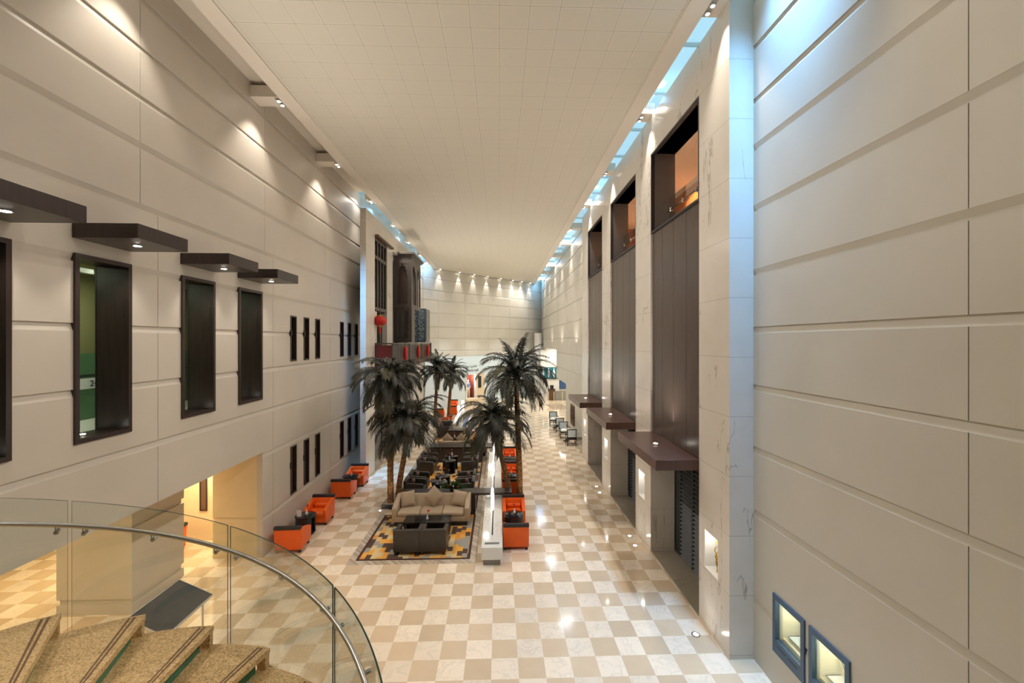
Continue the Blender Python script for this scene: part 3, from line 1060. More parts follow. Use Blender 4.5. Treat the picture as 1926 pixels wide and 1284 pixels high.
def beam(x0, x1, y, z, side, label, power=60, tx=None):
    global tn
    bm = NB()
    box(bm, x0, x1, y - 0.24, y + 0.24, z, z + 0.3)
    struct(finish('trim_%d' % tn, bm, 'band', None, False))
    tn += 1
    xs = x0 + 0.07 if side > 0 else x1 - 0.07
    t = thing('twin_spotlight', label, 'spotlight', (xs, y, z), 0, 'twin spotlights in the ceiling slots')
    one('housing', 'steel', t, (-0.06, 0.06, -0.2, 0.2, -0.02, 0.0))
    for s in (-0.1, 0.1):
        bm = NB()
        lathe(bm, [(0.05, -0.05), (0.058, -0.02)], 0, s, 14)
        c = finish('lamp_can', bm, 'chrome', t)
        bm = NB()
        lathe(bm, [(0.040, -0.056), (0.044, -0.050)], 0, s, 14)
        finish('lens', bm, 'lamp' if side < 0 else 'lamp_dim', c)
    wx = tx if tx is not None else (MX if side > 0 else LX)
    lamp('wall_spot', 'SPOT', (xs, y - 0.1, z - 0.1), power * (2.6 if side < 0 else 2.8), WARM, (wx, y - 0.1, z - 3.2), spot_size=math.radians(82 if side < 0 else 62), spot_blend=0.7, shadow_soft_size=0.05)
    lamp('cross_spot', 'SPOT', (xs - side * 0.1, y + 0.1, z - 0.16), power * ((1.0 if y < 2 else (4.5 if y < 5 else 8.0)) if side < 0 else (7.0 if y < 2 else 8.5)), WARM, (-xs * 0.9, y + 0.1, 0.5), spot_size=math.radians(112), spot_blend=1.0, shadow_soft_size=0.05)


OR = ['first', 'second', 'third', 'fourth', 'fifth', 'sixth', 'seventh', 'eighth', 'ninth', 'tenth', 'eleventh', 'twelfth']
for k in range(12):
    y = 0.0 + 4.03 * k
    beam(4.06, 4.46 if 7.8 < y < 22 else 4.9, y, 12.6, 1, '%s twin spotlight in the right ceiling slot counting from the camera' % OR[k], 60, MX if 7 < y < 22 else RX)
for k in range(10):
    y = -0.5 + 4.03 * k
    beam(-6.66 if y < 18.4 else -6.15, -5.87, y, 12.6, -1, '%s twin spotlight in the left ceiling slot counting from the camera' % OR[k], 60, LX if y < 18.4 else SX1 - 0.05)

# downlights grazing the far wall
for i, u in enumerate((826, 862.5, 889.7, 914.7, 939.6, 962, 979, 995)):
    k = (u - 938.4) / 787
    y = 43.99 / (1.0137 - k)
    x = k * y
    px, py = x + FN[0] * 0.22, y + FN[1] * 0.22
    t = thing('wall_downlight', '%s downlight from the left grazing the slanted far wall' % OR[i], 'downlight', (px, py, 12.57), 0, 'far wall downlights')
    bm = NB(); lathe(bm, [(0.09, 0.0), (0.09, 0.028)], 0, 0, 16); finish('ring', bm, 'chrome', t)
    bm = NB(); lathe(bm, [(0.06, -0.006), (0.06, 0.0)], 0, 0, 16); finish('lens', bm, 'lamp', t)
    lamp('graze_spot', 'SPOT', (px, py, 12.5), 230, WARM, (x, y, 10.9), spot_size=math.radians(42), spot_blend=0.7, shadow_soft_size=0.04)

# floor uplights by the right piers
for i, (x, y, w) in enumerate(((4.08, 8.55, 'beside the nearest right marble pier'), (4.05, 12.33, 'nearer one beside the second right pier'), (4.08, 12.95, 'farther one beside the second right pier'),
                            (4.05, 16.7, 'nearer one beside the third right pier'), (4.08, 17.4, 'farther one beside the third right pier'))):
    t = thing('floor_uplight', 'round recessed floor uplight, ' + w, 'floor light', (x, y, 0.0), 0, 'floor uplights')
    bm = NB(); lathe(bm, [(0.085, 0.0), (0.085, 0.006), (0.06, 0.008)], 0, 0, 20); finish('ring', bm, 'chrome', t)
    bm = NB(); lathe(bm, [(0.055, 0.008), (0.05, 0.011)], 0, 0, 16); finish('lens', bm, 'lamp', t)
    lamp('pier_uplight', 'SPOT', (x, y, 0.05), 6, WARM, (MX, y, 1.6), spot_size=math.radians(80), spot_blend=0.9, shadow_soft_size=0.05)

# lit niches with gold ornaments in the piers
for i, (na, nb) in enumerate(NICHE):
    w = ['nearest right pier', 'second right pier', 'third right pier', 'farthest right pier'][i]
    t = thing('wall_niche', 'brightly lit square white niche in the ' + w, 'niche', (MX, na, 1.27), 0, 'lit pier niches')
    L = nb - na
    bm = NB()
    box(bm, 0.0, 0.28, 0, 0.012, 0, 0.81); box(bm, 0.0, 0.28, L - 0.012, L, 0, 0.81)
    box(bm, 0.0, 0.28, 0.012, L - 0.012, 0, 0.012); box(bm, 0.0, 0.28, 0.012, L - 0.012, 0.798, 0.81)
    box(bm, 0.27, 0.29, 0.012, L - 0.012, 0.012, 0.798)
    finish('lining', bm, 'white', t, False)
    o = thing('gold_ornament', 'gold twisted branch ornament inside the niche of the ' + w, 'ornament', (MX + 0.15, na + L * 0.45, 1.283), 0, 'gold niche ornaments')
    bm = NB()
    for q in range(5):
        a = random.uniform(0, 6.28)
        pts = [(0.05 * math.cos(a + k * 0.9) * (0.4 + 0.12 * k), 0.12 * math.sin(a + k * 0.8) * (0.4 + 0.15 * k), 0.01 + k * 0.1) for k in range(7)]
        tube(bm, pts, [0.02 - 0.002 * k for k in range(7)], 6)
    finish('branches', bm, 'gold', o)
    lamp('niche_light', 'POINT', (MX + 0.06, na + L * 0.5, 1.98), 2.6, (1, 0.96, 0.88), shadow_soft_size=0.05)

# navy framed windows low on the right wall
for i, (a, b) in enumerate(NAVY):
    o = struct(D.objects.new('window_%d' % wn, None)); COL.objects.link(o); o.location = (RX, a, 0.62)
    wn += 1
    L = b - a; hh = 1.02
    bm = NB()
    box(bm, -0.03, 0.05, 0, 0.075, 0, hh); box(bm, -0.03, 0.05, L - 0.075, L, 0, hh)
    box(bm, -0.03, 0.05, 0.075, L - 0.075, hh - 0.09, hh); box(bm, -0.03, 0.05, 0.075, L - 0.075, 0, 0.24)
    finish('frame', bm, 'navy', o, False)
    one('vent_slot', 'dark', o, (-0.035, -0.03, 0.14, 0.36, 0.14, 0.15), (-0.035, -0.03, 0.42, 0.64, 0.14, 0.15))
    one('pane', 'pane', o, (0.02, 0.03, 0.075, L - 0.075, 0.24, hh - 0.09))
    t = thing('display_case', ['cream display interior with tilted card behind the left navy window', 'cream display interior with teal panel behind the right navy window'][i], 'display case', (RX + 0.16, a, 0.62))
    bm = NB()
    box(bm, 0.8, 0.84, -0.02, L + 0.02, 0, 1.1); box(bm, 0, 0.8, -0.02, 0.0, 0, 1.1); box(bm, 0, 0.8, L, L + 0.02, 0, 1.1); box(bm, 0, 0.84, -0.02, L + 0.02, -0.02, 0.2); box(bm, 0, 0.84, -0.02, L + 0.02, 1.1, 1.12)
    finish('interior', bm, 'cream', t, False)
    if i == 1:
        bm = NB()
        box(bm, -0.01, 0.01, -0.25, 0.25, -0.2, 0.2, mtx=Matrix.Translation((0.5, 0.25, 0.45)) @ Matrix.Rotation(0.5, 4, 'Y'))
        box(bm, -0.08, 0.08, -0.07, 0.07, 0, 0.12, mtx=Matrix.Translation((0.18, 0.42, 0.256)))
        finish('exhibit', bm, 'white', t, False)
    one('rear_panel' if i else 'shelf', 'teal' if i == 0 and False else ('cool_white' if i else 'white'), t, (0.06, 0.30, 0.30, 0.72, 0.24, 0.255))
    bm = NB()
    box(bm, -0.006, 0.006, -0.2, 0.2, -0.16, 0.16, mtx=Matrix.Translation((0.34, 0.52, 0.42)) @ Matrix.Rotation(-0.35, 4, 'Y'))
    finish('card', bm, 'teal' if i else 'cool_white', t, False)
    bm = NB()
    mc = Matrix.Translation((0.34, 0.52, 0.42)) @ Matrix.Rotation(-0.35, 4, 'Y')
    tube(bm, [mc @ Vector(p) for p in ((-0.01, -0.2, -0.16), (-0.01, -0.2, 0.16), (-0.01, 0.2, 0.16), (-0.01, 0.2, -0.16), (-0.01, -0.2, -0.16))], 0.008, 5)
    tube(bm, [(0.06, 0.30, 0.258), (0.06, 0.72, 0.258), (0.30, 0.72, 0.258)], 0.008, 5)
    finish('edge_trim', bm, 'dark', t)
    lamp('display_light', 'POINT', (RX + 0.45, a + L * 0.5, 1.62), 13, (1, 0.97, 0.88), shadow_soft_size=0.08)

# ------------------------------------------------------------------ staircase in the foreground
SCX, SCY, SR = -2.795, 2.149, 2.164
def sz(th):
    return 3.233 + 0.6622 * (th - PI / 2)


def sp(th, r, z):
    return (SCX + r * math.cos(th), SCY + r * math.sin(th), z)


st = thing('staircase', 'curved granite staircase with glass balustrade and steel handrail in the foreground', 'staircase', (0, 0, 0))
STEP = math.radians(16.1)
TH0 = math.radians(123.4)
RI, RO = 0.75, SR - 0.051


def sector(bm, t0, t1, r0, r1, z0, z1, n=8, mat=0):
    vs = []
    for k in range(n + 1):
        th = t0 + (t1 - t0) * k / n
        vs.append([bm.verts.new(sp(th, r, z)) for r, z in ((r0, z0), (r1, z0), (r1, z1), (r0, z1))])
    for a, b in zip(vs, vs[1:]):
        for i in range(4):
            bm.faces.new((a[i], a[(i + 1) % 4], b[(i + 1) % 4], b[i])).material_index = mat
    bm.faces.new(vs[0]).material_index = mat
    bm.faces.new(vs[-1][::-1]).material_index = mat


for k in range(-4, 16):
    tn_ = TH0 - STEP * k
    z = sz(tn_)
    if z < 0.1:
        break
    bm = NB()
    # slab with a straight nosing edge, thicker lip at the front
    sector(bm, tn_ + 0.03, tn_ + STEP + 0.05, RI, RO, z - 0.05, z, 8)
    sector(bm, tn_, tn_ + 0.032, RI, RO, z - 0.05, z, 1)
    sector(bm, tn_ + 0.004, tn_ + 0.05, RO - 0.05, RO, z - 0.186, z - 0.05, 1)
    tr = finish('tread', bm, 'granite', st, False)
    bm = NB()
    for q in (0.050, 0.030):
        v = [bm.verts.new(p) for p in (sp(tn_ + q * 1.0, RO - 0.02, z + 0.0015), sp(tn_ + q, RI, z + 0.0015), sp(tn_ + q + 0.010 * RO / RI * 0.5, RI, z + 0.0015), sp(tn_ + q + 0.010, RO - 0.02, z + 0.0015))]
        bm.faces.new(v)
    finish('grip_strip', bm, 'granite_edge', tr, False)
    bm = NB()
    sector(bm, tn_ + 0.035, tn_ + 0.045, RI, RO - 0.10, z - 0.186, z - 0.05, 1)
    finish('riser', bm, 'green_glass', tr, False)
bm = NB()
lathe(bm, [(0.78, 0.0), (0.78, 2.6)], SCX, SCY, 32)
finish('core_drum', bm, 'plaster', st)
# sloping inner stringer carrying the treads
bm = NB()
n = 60
ta, tb = math.radians(188), math.radians(-120)
prev = None
for k in range(n + 1):
    th = ta + (tb - ta) * k / n
    z = sz(th) - 0.2
    ring = [bm.verts.new(sp(th, r, zz)) for r, zz in ((0.70, z - 0.3), (0.80, z - 0.3), (0.80, z), (0.70, z))]
    if prev:
        for i in range(4):
            bm.faces.new((prev[i], prev[(i + 1) % 4], ring[(i + 1) % 4], ring[i]))
    prev = ring
finish('stringer', bm, 'steel', st)


def glass_panel(t0, t1):
    bm = NB()
    n = 16
    rows = []
    for k in range(n + 1):
        th = t0 + (t1 - t0) * k / n
        zt = sz(th) + 1.0
        zb = sz(th) - 0.25
        rows.append([bm.verts.new(sp(th, r, z)) for r, z in ((SR, zb), (SR + 0.014, zb), (SR + 0.014, zt), (SR, zt))])
    for a, b in zip(rows, rows[1:]):
        for i in range(4):
            bm.faces.new((a[i], a[(i + 1) % 4], b[(i + 1) % 4], b[i])).material_index = 1 if i in (0, 2) else 0
    bm.faces.new(rows[0]).material_index = 1
    bm.faces.new(rows[-1][::-1]).material_index = 1
    return finish('glass_panel', bm, ['glass', 'glass_edge'], st)


g = math.radians(34.1)
for k in range(-2, 5):
    a = math.radians(122.3) - g * (k - 1)
    glass_panel(a - 0.006, a - g + 0.006)
bm = NB()
RR = SR - 0.058
pts = [sp(math.radians(188 - k * 2.0), RR, sz(math.radians(188 - k * 2.0)) + 0.796) for k in range(120)]
tube(bm, pts, 0.0215, 12)
finish('handrail', bm, 'steel', st)
for deg in (124.4, 119.6, 106.0, 91.0, 85.6, 72.0, 57.0, 51.0, 38.0, 24.0, 139.0, 152.0):
    th = math.radians(deg)
    z = sz(th) + 0.796
    bm = NB()
    tube(bm, [sp(th, RR, z - 0.018), sp(th, RR, z - 0.06), sp(th, SR - 0.01, z - 0.075)], 0.007, 8)
    a = Vector(sp(th, SR - 0.035, z - 0.078)); b = Vector(sp(th, SR + 0.03, z - 0.078))
    tube(bm, [a, b], 0.019, 12)
    finish('rail_bracket', bm, 'chrome', st)

# slanted information board at the arcade pier
t = thing('board_stand', 'dark grey slanted board on a thin metal stand behind the staircase', 'stand', (-6.18, 8.12, 0))
bm = NB()
Mx = Matrix.Translation((0, 0, 1.05)) @ Matrix.Rotation(math.radians(25), 4, 'Y')
box(bm, -0.36, 0.36, -0.60, 0.60, -0.015, 0.02, bev=0.006, seg=1, mtx=Mx)
finish('board', bm, 'board', t)
bm = NB()
for (x0, x1, y0, y1) in ((-0.375, 0.375, 0.60, 0.615), (-0.375, 0.375, -0.615, -0.60), (-0.375, -0.36, -0.60, 0.60), (0.36, 0.375, -0.60, 0.60)):
    box(bm, x0, x1, y0, y1, -0.03, 0.028, mtx=Mx)
finish('board_frame', bm, 'steel', t, False)
for (x, y) in ((0.25, 0.45), (0.25, -0.4), (-0.28, 0.45), (-0.28, -0.4)):
    bm = NB()
    tube(bm, [(x, y, 0.0), (x, y, 1.03 - x * 0.466)], 0.018, 8)
    finish('leg', bm, 'steel', t)

# ------------------------------------------------------------------ lounge furniture
RUGS = [(11.72, 14.75), (15.25, 21.15), (22.05, 28.3)]
for i, (a, b) in enumerate(RUGS):
    t = thing('rug', ['patchwork rug of the nearest lounge section with the beige sofa', 'patchwork rug of the middle lounge section with round tables', 'patchwork rug of the farthest lounge section behind the palms'][i], 'rug', (0, 0, 0), 0, 'lounge rugs')
    one('pile', 'rug', t, (-3.89, -0.88, a + 0.06, b - 0.06, 0.003, 0.014))
    bm = NB()
    for r in rects_minus([(-3.97, -0.81, a, b)], [(-3.89, -0.88, a + 0.06, b - 0.06)]):
        box(bm, *r, 0.003, 0.015)
    finish('border', bm, 'rug_edge', t, False)
FZ = 0.015


def armchair(kind):
    """local frame: front faces -y, back at +y"""
    t = D.objects.new('armchair', None)
    t.empty_display_size = 0.2
    COL.objects.link(t)
    t['category'] = 'armchair'
    mt = 'orange' if kind == 'orange' else 'dark_leather'
    hb = 0.70 if kind == 'orange' else 0.74
    hf = 0.54 if kind == 'orange' else 0.62
    for s in (-1, 1):
        bm = NB()
        x0, x1 = sorted((s * 0.375, s * 0.265))
        if kind == 'orange':
            prof = [(-0.37, 0.10), (0.30, 0.10), (0.37, 0.70), (0.20, 0.68), (-0.30, hf), (-0.385, hf - 0.03)]
        else:
            prof = [(-0.37, 0.07), (0.30, 0.07), (0.33, 0.66), (0.15, 0.645), (-0.33, hf), (-0.38, hf - 0.05)]
        prism(bm, prof, x0, x1, 'x', bev=0.022, seg=3)
        finish('arm', bm, mt, t)
    bm = NB()
    prism(bm, [(0.20, 0.09), (0.34, 0.09), (0.385, hb), (0.275, hb)], -0.372, 0.372, 'x', bev=0.02, seg=3)
    finish('backrest', bm, mt, t)
    bm = NB()
    box(bm, -0.268, 0.268, -0.355, 0.24, 0.10, 0.30, bev=0.012, seg=2)
    finish('base', bm, mt, t)
    bm = NB()
    box(bm, -0.262, 0.262, -0.385, 0.22, 0.30, 0.42, bev=0.035, seg=3)
    finish('seat', bm, mt, t)
    if kind == 'orange':
        bm = NB()
        box(bm, -0.25, 0.25, 0.10, 0.24, 0.42, 0.56, bev=0.055, seg=4)
        finish('bolster', bm, mt, t)
        bm = NB()
        box(bm, -0.375, 0.375, 0.285, 0.40, 0.695, 0.785, bev=0.008, seg=1)
        finish('top_rail', bm, 'dark', t)
    for sx in (-1, 1):
        for sy in (-1, 1):
            bm = NB()
            box(bm, sx * 0.31 - 0.035, sx * 0.31 + 0.035, sy * 0.28 - 0.035, sy * 0.28 + 0.035, 0, 0.11, bev=0.006, seg=1)
            finish('leg', bm, 'dark', t)
    return t


def put(proto, used, loc, rz, label, group):
    if proto not in used:
        used.add(proto)
        proto.location = loc
        proto.rotation_euler = (0, 0, rz)
        proto['label'] = label
        proto['group'] = group
        return proto
    return copy_tree(proto, loc, rz, label, group)


USED = set()
oc = armchair('orange')
OG = 'orange armchairs'
F, B_ = 0.0, PI      # F: facing the camera, B_: back to the camera
seats = [
    (-6.06, 12.52, 0, B_ + 0.05, 'nearest orange armchair by the left wall, back to the camera'),
    (-6.06, 14.35, 0, F, 'orange armchair by the left wall facing the drum table with the white card'),
    (-6.07, 16.62, 0, B_, 'third orange armchair along the left wall, back to the camera'),
    (-6.02, 18.0, 0, F, 'farthest orange armchair by the left wall, beside the blue-lit marble slab'),
    (-9.52, 12.2, 0, -PI / 2, 'orange armchair in the yellow-lit arcade, half hidden by its pier'),
    (0.50, 12.50, 0, B_, 'nearest orange armchair right of the white trough, back to the camera'),
    (0.50, 14.12, 0, F, 'orange armchair facing the camera across the first table right of trough'),
    (0.51, 16.45, 0, B_, 'orange armchair behind the right palm trunks, back to the camera'),
    (0.51, 18.15, 0, F, 'orange armchair facing the camera behind the right palm trunks'),
    (0.51, 19.02, 0, B_, 'orange armchair back to back with another behind right palm trunks'),
    (0.51, 20.75, 0, F, 'farthest orange armchair in the row right of the trough'),
    (-4.75, 33.6, 0, B_, 'distant orange armchair at left between the far palm trunks'),
    (-4.1, 38.0, 0, F, 'distant orange armchair at right of the far palm trunk, upper one'),
    (-3.85, 35.0, 0, B_, 'distant orange armchair near the far palm trunk, lower one'),
    (-3.75, 30.3, 0, -PI / 2, 'orange armchair beside the far white trough end'),
]
for x, y, z, rz, lb in seats:
    put(oc, USED, (x, y, z), rz, lb, OG)
dc = armchair('dark')
DG = 'charcoal leather armchairs'
dseats = [
    (-2.62, 12.27, B_, 'left one of the two charcoal armchairs backing the camera on nearest rug'),
    (-1.88, 12.27, B_, 'right one of the two charcoal armchairs backing the camera on nearest rug'),
    (-3.26, 16.4, PI / 2, 'first charcoal armchair on the left side of the middle rug'),
    (-3.26, 17.25, PI / 2, 'second charcoal armchair on the left side of the middle rug'),
    (-3.34, 19.35, PI / 2, 'third charcoal armchair on the left side of the middle rug'),
    (-3.34, 20.25, PI / 2, 'fourth charcoal armchair on the left side, against the second console'),
    (-1.33, 16.35, -PI / 2, 'first charcoal armchair on the right side of the middle rug'),
    (-1.33, 17.22, -PI / 2, 'second charcoal armchair on the right side of the middle rug'),
    (-1.33, 19.35, -PI / 2, 'third charcoal armchair on the right side of the middle rug'),
    (-1.33, 20.25, -PI / 2, 'fourth charcoal armchair on the right side, against the second console'),
    (-3.45, 26.7, B_, 'distant charcoal armchair left of the brown third console'),
    (-3.45, 27.8, F, 'distant charcoal armchair facing the camera left of the far white trough'),
]
for x, y, rz, lb in dseats:
    put(dc, USED, (x, y, FZ), rz, lb, DG)


def pillow_bm(w, h, th):
    bm = NB()
    n = 10
    G = {}
    for side in (1, -1):
        for i in range(n + 1):
            for j in range(n + 1):
                u = -1 + 2 * i / n; v = -1 + 2 * j / n
                t = th * ((1 - abs(u) ** 3) * (1 - abs(v) ** 3)) ** 0.6
                pin = 1 - 0.06 * (1 - abs(u)) * abs(v) - 0.06 * (1 - abs(v)) * abs(u)
                if side == -1 and (i in (0, n) or j in (0, n)):
                    G[side, i, j] = G[1, i, j]
                else:
                    G[side, i, j] = bm.verts.new((u * w / 2 * pin, side * t / 2, v * h / 2 * pin))
        for i in range(n):
            for j in range(n):
                q = [G[side, i, j], G[side, i + 1, j], G[side, i + 1, j + 1], G[side, i, j + 1]]
                bm.faces.new(q if side == -1 else q[::-1])
    return bm


def pillow(loc, rot, w, mat, label, group):
    o = finish('throw_pillow', pillow_bm(w, w, 0.15), mat, None, True, 60)
    o.location = loc
    o.rotation_euler = rot
    return tag(o, label, 'pillow', group)


for k, (x, y, rz, lb) in enumerate(dseats[2:10]):
    s = 1 if x < -2 else -1
    pillow((x - s * 0.10, y, FZ + 0.42 + 0.155), (0.35, 0, (PI / 2 if s > 0 else -PI / 2)), 0.32, 'mauve', 'mauve throw pillow in the ' + lb.replace(' armchair', ' chair').replace('charcoal ', ''), 'mauve pillows')


def sofa(label, loc, rz, group):
    t = thing('sofa', label, 'sofa', loc, rz, group)
    W = 2.5
    one('plinth', 'dark', t, (-W / 2 + 0.06, W / 2 - 0.06, -0.40, 0.36, 0, 0.14))
    one('base', 'beige_fabric', t, (-W / 2 + 0.02, W / 2 - 0.02, -0.42, 0.40, 0.14, 0.32), bev=0.015)
    bm = NB()
    prism(bm, [(0.16, 0.30), (0.40, 0.14), (0.46, 0.80), (0.32, 0.80)], -W / 2 + 0.05, W / 2 - 0.05, 'x', bev=0.03, seg=3)
    finish('backrest', bm, 'beige_fabric', t)
    for s in (-1, 1):
        bm = NB()
        a, b = sorted((s * (W / 2 + 0.02), s * (W / 2 - 0.15)))
        prism(bm, [(-0.42, 0.14), (0.40, 0.14), (0.46, 0.80), (0.30, 0.80), (-0.36, 0.62), (-0.43, 0.58)], a, b, 'x', bev=0.03, seg=3)
        finish('arm', bm, 'beige_fabric', t)
    w = (W - 0.32) / 3
    for k in range(3):
        x0 = -W / 2 + 0.16 + k * w
        one('seat_cushion', 'beige_fabric', t, (x0 + 0.004, x0 + w - 0.004, -0.44, 0.20, 0.32, 0.46), bev=0.045, seg=3)
    return t


sofa('taupe three-seat sofa facing the camera in the nearest lounge section', (-2.24, 14.22, FZ), 0, 'taupe sofas')
pillow((-3.08, 14.30, 0.755), (-0.30, -0.12, 0.18), 0.48, 'beige_fabric', 'taupe throw pillow at the left end of the nearest sofa', 'taupe pillows')
pillow((-2.20, 14.30, 0.83), (-0.30, PI / 4, 0.0), 0.50, 'beige_fabric', 'taupe throw pillow on its corner mid nearest sofa', 'taupe pillows')
pillow((-1.36, 14.30, 0.755), (-0.30, 0.14, -0.2), 0.48, 'beige_fabric', 'taupe throw pillow at the right end of the nearest sofa', 'taupe pillows')
sofa('taupe sofa with its back against the second console, under the right palm', (-1.9, 22.6, FZ), PI, 'taupe sofas')
for x, lb in ((-3.05, 'left'), (-2.3, 'middle'), (-1.35, 'right')):
    pillow((x + 0.3, 22.55, 0.86), (0.28, PI / 4, 0), 0.5, 'beige_fabric', '%s taupe pillow peeking above the second console' % lb, 'taupe pillows')

t = thing('coffee_table', 'long black rectangular coffee table in front of the taupe sofa', 'coffee table', (-2.27, 13.42, FZ))
one('tabletop', 'black', t, (-0.73, 0.73, -0.29, 0.29, 0.35, 0.41), bev=0.005, seg=1)
for sx in (-1, 1):
    one('leg_panel', 'dark', t, (sx * 0.66 - 0.05, sx * 0.66 + 0.05, -0.26, 0.26, 0, 0.35))
one('shelf', 'dark', t, (-0.60, 0.60, -0.22, 0.22, 0.10, 0.13))


def round_table(kind):
    t = D.objects.new('round_table', None)
    t.empty_display_size = 0.2
    COL.objects.link(t)
    t['category'] = 'table'
    bm = NB()
    lathe(bm, [(0.30, 0.54), (0.31, 0.545), (0.31, 0.585), (0.30, 0.59)], 0, 0, 32)
    finish('tabletop', bm, 'black', t)
    if kind == 'drum':
        bm = NB()
        n = 32
        for (a0, a1) in ((0.5, 2.6), (3.65, 5.75)):
            rows = []
            for k in range(13):
                a = a0 + (a1 - a0) * k / 12
                rows.append([bm.verts.new((r * math.cos(a), r * math.sin(a), z)) for r, z in ((0.26, 0), (0.29, 0), (0.29, 0.54), (0.26, 0.54))])
            for p, q in zip(rows, rows[1:]):
                for i in range(4):
                    bm.faces.new((p[i], p[(i + 1) % 4], q[(i + 1) % 4], q[i]))
            bm.faces.new(rows[0]); bm.faces.new(rows[-1][::-1])
        finish('curved_side', bm, 'dark', t)
        bm = NB()
        lathe(bm, [(0.25, 0.0), (0.25, 0.03)], 0, 0, 24)
        finish('base', bm, 'dark', t)
    return t


rt = round_table('drum')
TG = 'black drum tables'
tabs = [
    (-6.12, 13.45, 0, 'black round drum table between the first two left-wall orange armchairs'),
    (-6.06, 17.32, 0, 'black round table between the third and fourth left-wall armchairs'),
    (0.48, 13.32, 0, 'black round table between the first two orange armchairs right of trough'),
    (0.50, 17.28, 0, 'black round table behind the right palm trunks'),
    (0.50, 19.85, 0, 'farthest black round table right of the trough'),
    (-2.32, 16.4, FZ, 'nearest black drum table on the middle rug'),
    (-2.28, 17.15, FZ, 'second black drum table on the middle rug'),
    (-2.30, 19.4, FZ, 'third black drum table on the middle rug'),
    (-2.27, 20.15, FZ, 'fourth black drum table on the middle rug, before second console'),
    (-2.55, 24.0, FZ, 'distant black round table behind the second console'),
    (-3.5, 29.2, 0, 'distant black round table by the far white trough'),
]
for k, (x, y, z, lb) in enumerate(tabs):
    put(rt, USED, (x, y, z), 0.3 * k, lb, TG)


def bud_vase():
    t = D.objects.new('bud_vase', None)
    t.empty_display_size = 0.05
    COL.objects.link(t)
    t['category'] = 'vase'
    bm = NB()
    lathe(bm, [(0.028, 0), (0.038, 0.02), (0.04, 0.05), (0.02, 0.10), (0.014, 0.14), (0.02, 0.16)], 0, 0, 14)
    finish('vase', bm, 'white', t)
    bm = NB()
    tube(bm, [(0, 0, 0.10), (0.01, 0, 0.2), (0.03, 0.01, 0.26)], 0.005, 5)
    finish('stem', bm, 'green', t)
    bm = NB()
    lathe(bm, [(0.005, 0.245), (0.03, 0.26), (0.038, 0.285), (0.02, 0.305)], 0.03, 0.01, 9, jitter=0.15)
    finish('bloom', bm, 'red', t)
    return t


VL = ['the drum table by the nearest left-wall armchair', 'the table between the third and fourth left-wall armchairs', 'the first table right of the trough',
      'the table behind the right palm trunks', 'the farthest table right of the trough', 'the nearest drum table of the middle rug', 'the second drum table of the middle rug',
      'the third drum table of the middle rug', 'the fourth drum table of the middle rug', 'the distant table behind the second console', 'the distant table by the far trough']
bv = bud_vase()
for k, (x, y, z, lb) in enumerate(tabs):
    put(bv, USED, (x + 0.02, y + 0.03, z + 0.59), k, 'red-flowered white bud vase on ' + VL[k], 'bud vases')
put(bv, USED, (-2.27, 13.36, FZ + 0.41), 0, 'white bud vase with a red flower on the coffee table', 'bud vases')
o = one('menu_card', 'white', None, (-0.005, 0.005, -0.07, 0.07, 0, 0.2))
o.location = (-6.32, 13.10, 0.0)
o.rotation_euler = (0, 0, PI / 2)
o.location = (-6.26, 13.32, 0.59)
tag(o, 'white menu card standing on the first left-wall drum table', 'card')

# bridging consoles between the lounge sections
CONS = [(14.72, 15.22, -3.45, 0.46, 'nearest dark console bridging the white trough behind the taupe sofa'),
        (21.15, 21.95, -3.45, 0.12, 'second dark console bridging the trough behind the round tables'),
        (25.1, 25.7, -3.05, -2.1, 'third, distant short brown console before the far white trough')]
for k, (a, b, x0, x1, lb) in enumerate(CONS):
    t = thing('console_table', lb, 'console', (x0, a, 0), 0, 'dark console tables')
    W = x1 - x0
    one('top', 'wood' if k < 2 else 'wood', t, (0, W, 0, b - a, 0.68, 0.76), bev=0.004, seg=1)
    xr = (-0.83 - x0) if k < 2 else W
    one('front_panel', 'wood' if k == 0 else 'wood_panel', t, (0.02, xr, 0.03, 0.07, FZ, 0.68))
    one('end_panel', 'wood', t, (0.02, 0.06, 0.07, b - a, FZ, 0.68), (xr - 0.04, xr, 0.07, b - a, FZ, 0.68))
    if k < 2:
        one('end_leg', 'wood', t, (W - 0.06, W - 0.01, 0.05, b - a - 0.05, 0, 0.68))


def arrangement(loc, label, s=1.0):
    t = thing('flower_arrangement', label, 'flowers', loc, 0, 'console flower arrangements')
    bm = NB()
    lathe(bm, [(0.10, 0), (0.14, 0.05), (0.15, 0.08)], 0, 0, 16)
    finish('bowl', bm, 'dark', t)
    bm = NB()
    for k in range(110):
        a = random.uniform(0, 2 * PI); e = random.uniform(0.1, 1.2); L = random.uniform(0.16, 0.34) * s
        d = Vector((math.cos(a) * math.cos(e) * 1.35, math.sin(a) * math.cos(e) * 0.7, math.sin(e) * 0.75))
        w = Vector((-math.sin(a), math.cos(a), 0)) * 0.022
        p = Vector((0, 0, 0.06)) + d * 0.05
        q = p + d * L * 0.55 + Vector((0, 0, 0.015)); r = p + d * L
        v = [bm.verts.new(p), bm.verts.new(q + w), bm.verts.new(r), bm.verts.new(q - w)]
        bm.faces.new(v)
    finish('foliage', bm, 'green', t, False)
    for k in range(9):
        a = random.uniform(0, 2 * PI)
        bm = NB()
        lathe(bm, [(0.006, -0.02), (0.03, 0.0), (0.034, 0.02), (0.012, 0.04)], 0.2 * math.cos(a), 0.1 * math.sin(a), 8, jitter=0.2)
        f = finish('flower', bm, 'red' if k % 3 else 'white', t)
        f.location = (0, 0, 0.12 + random.uniform(0, 0.08))
    return t


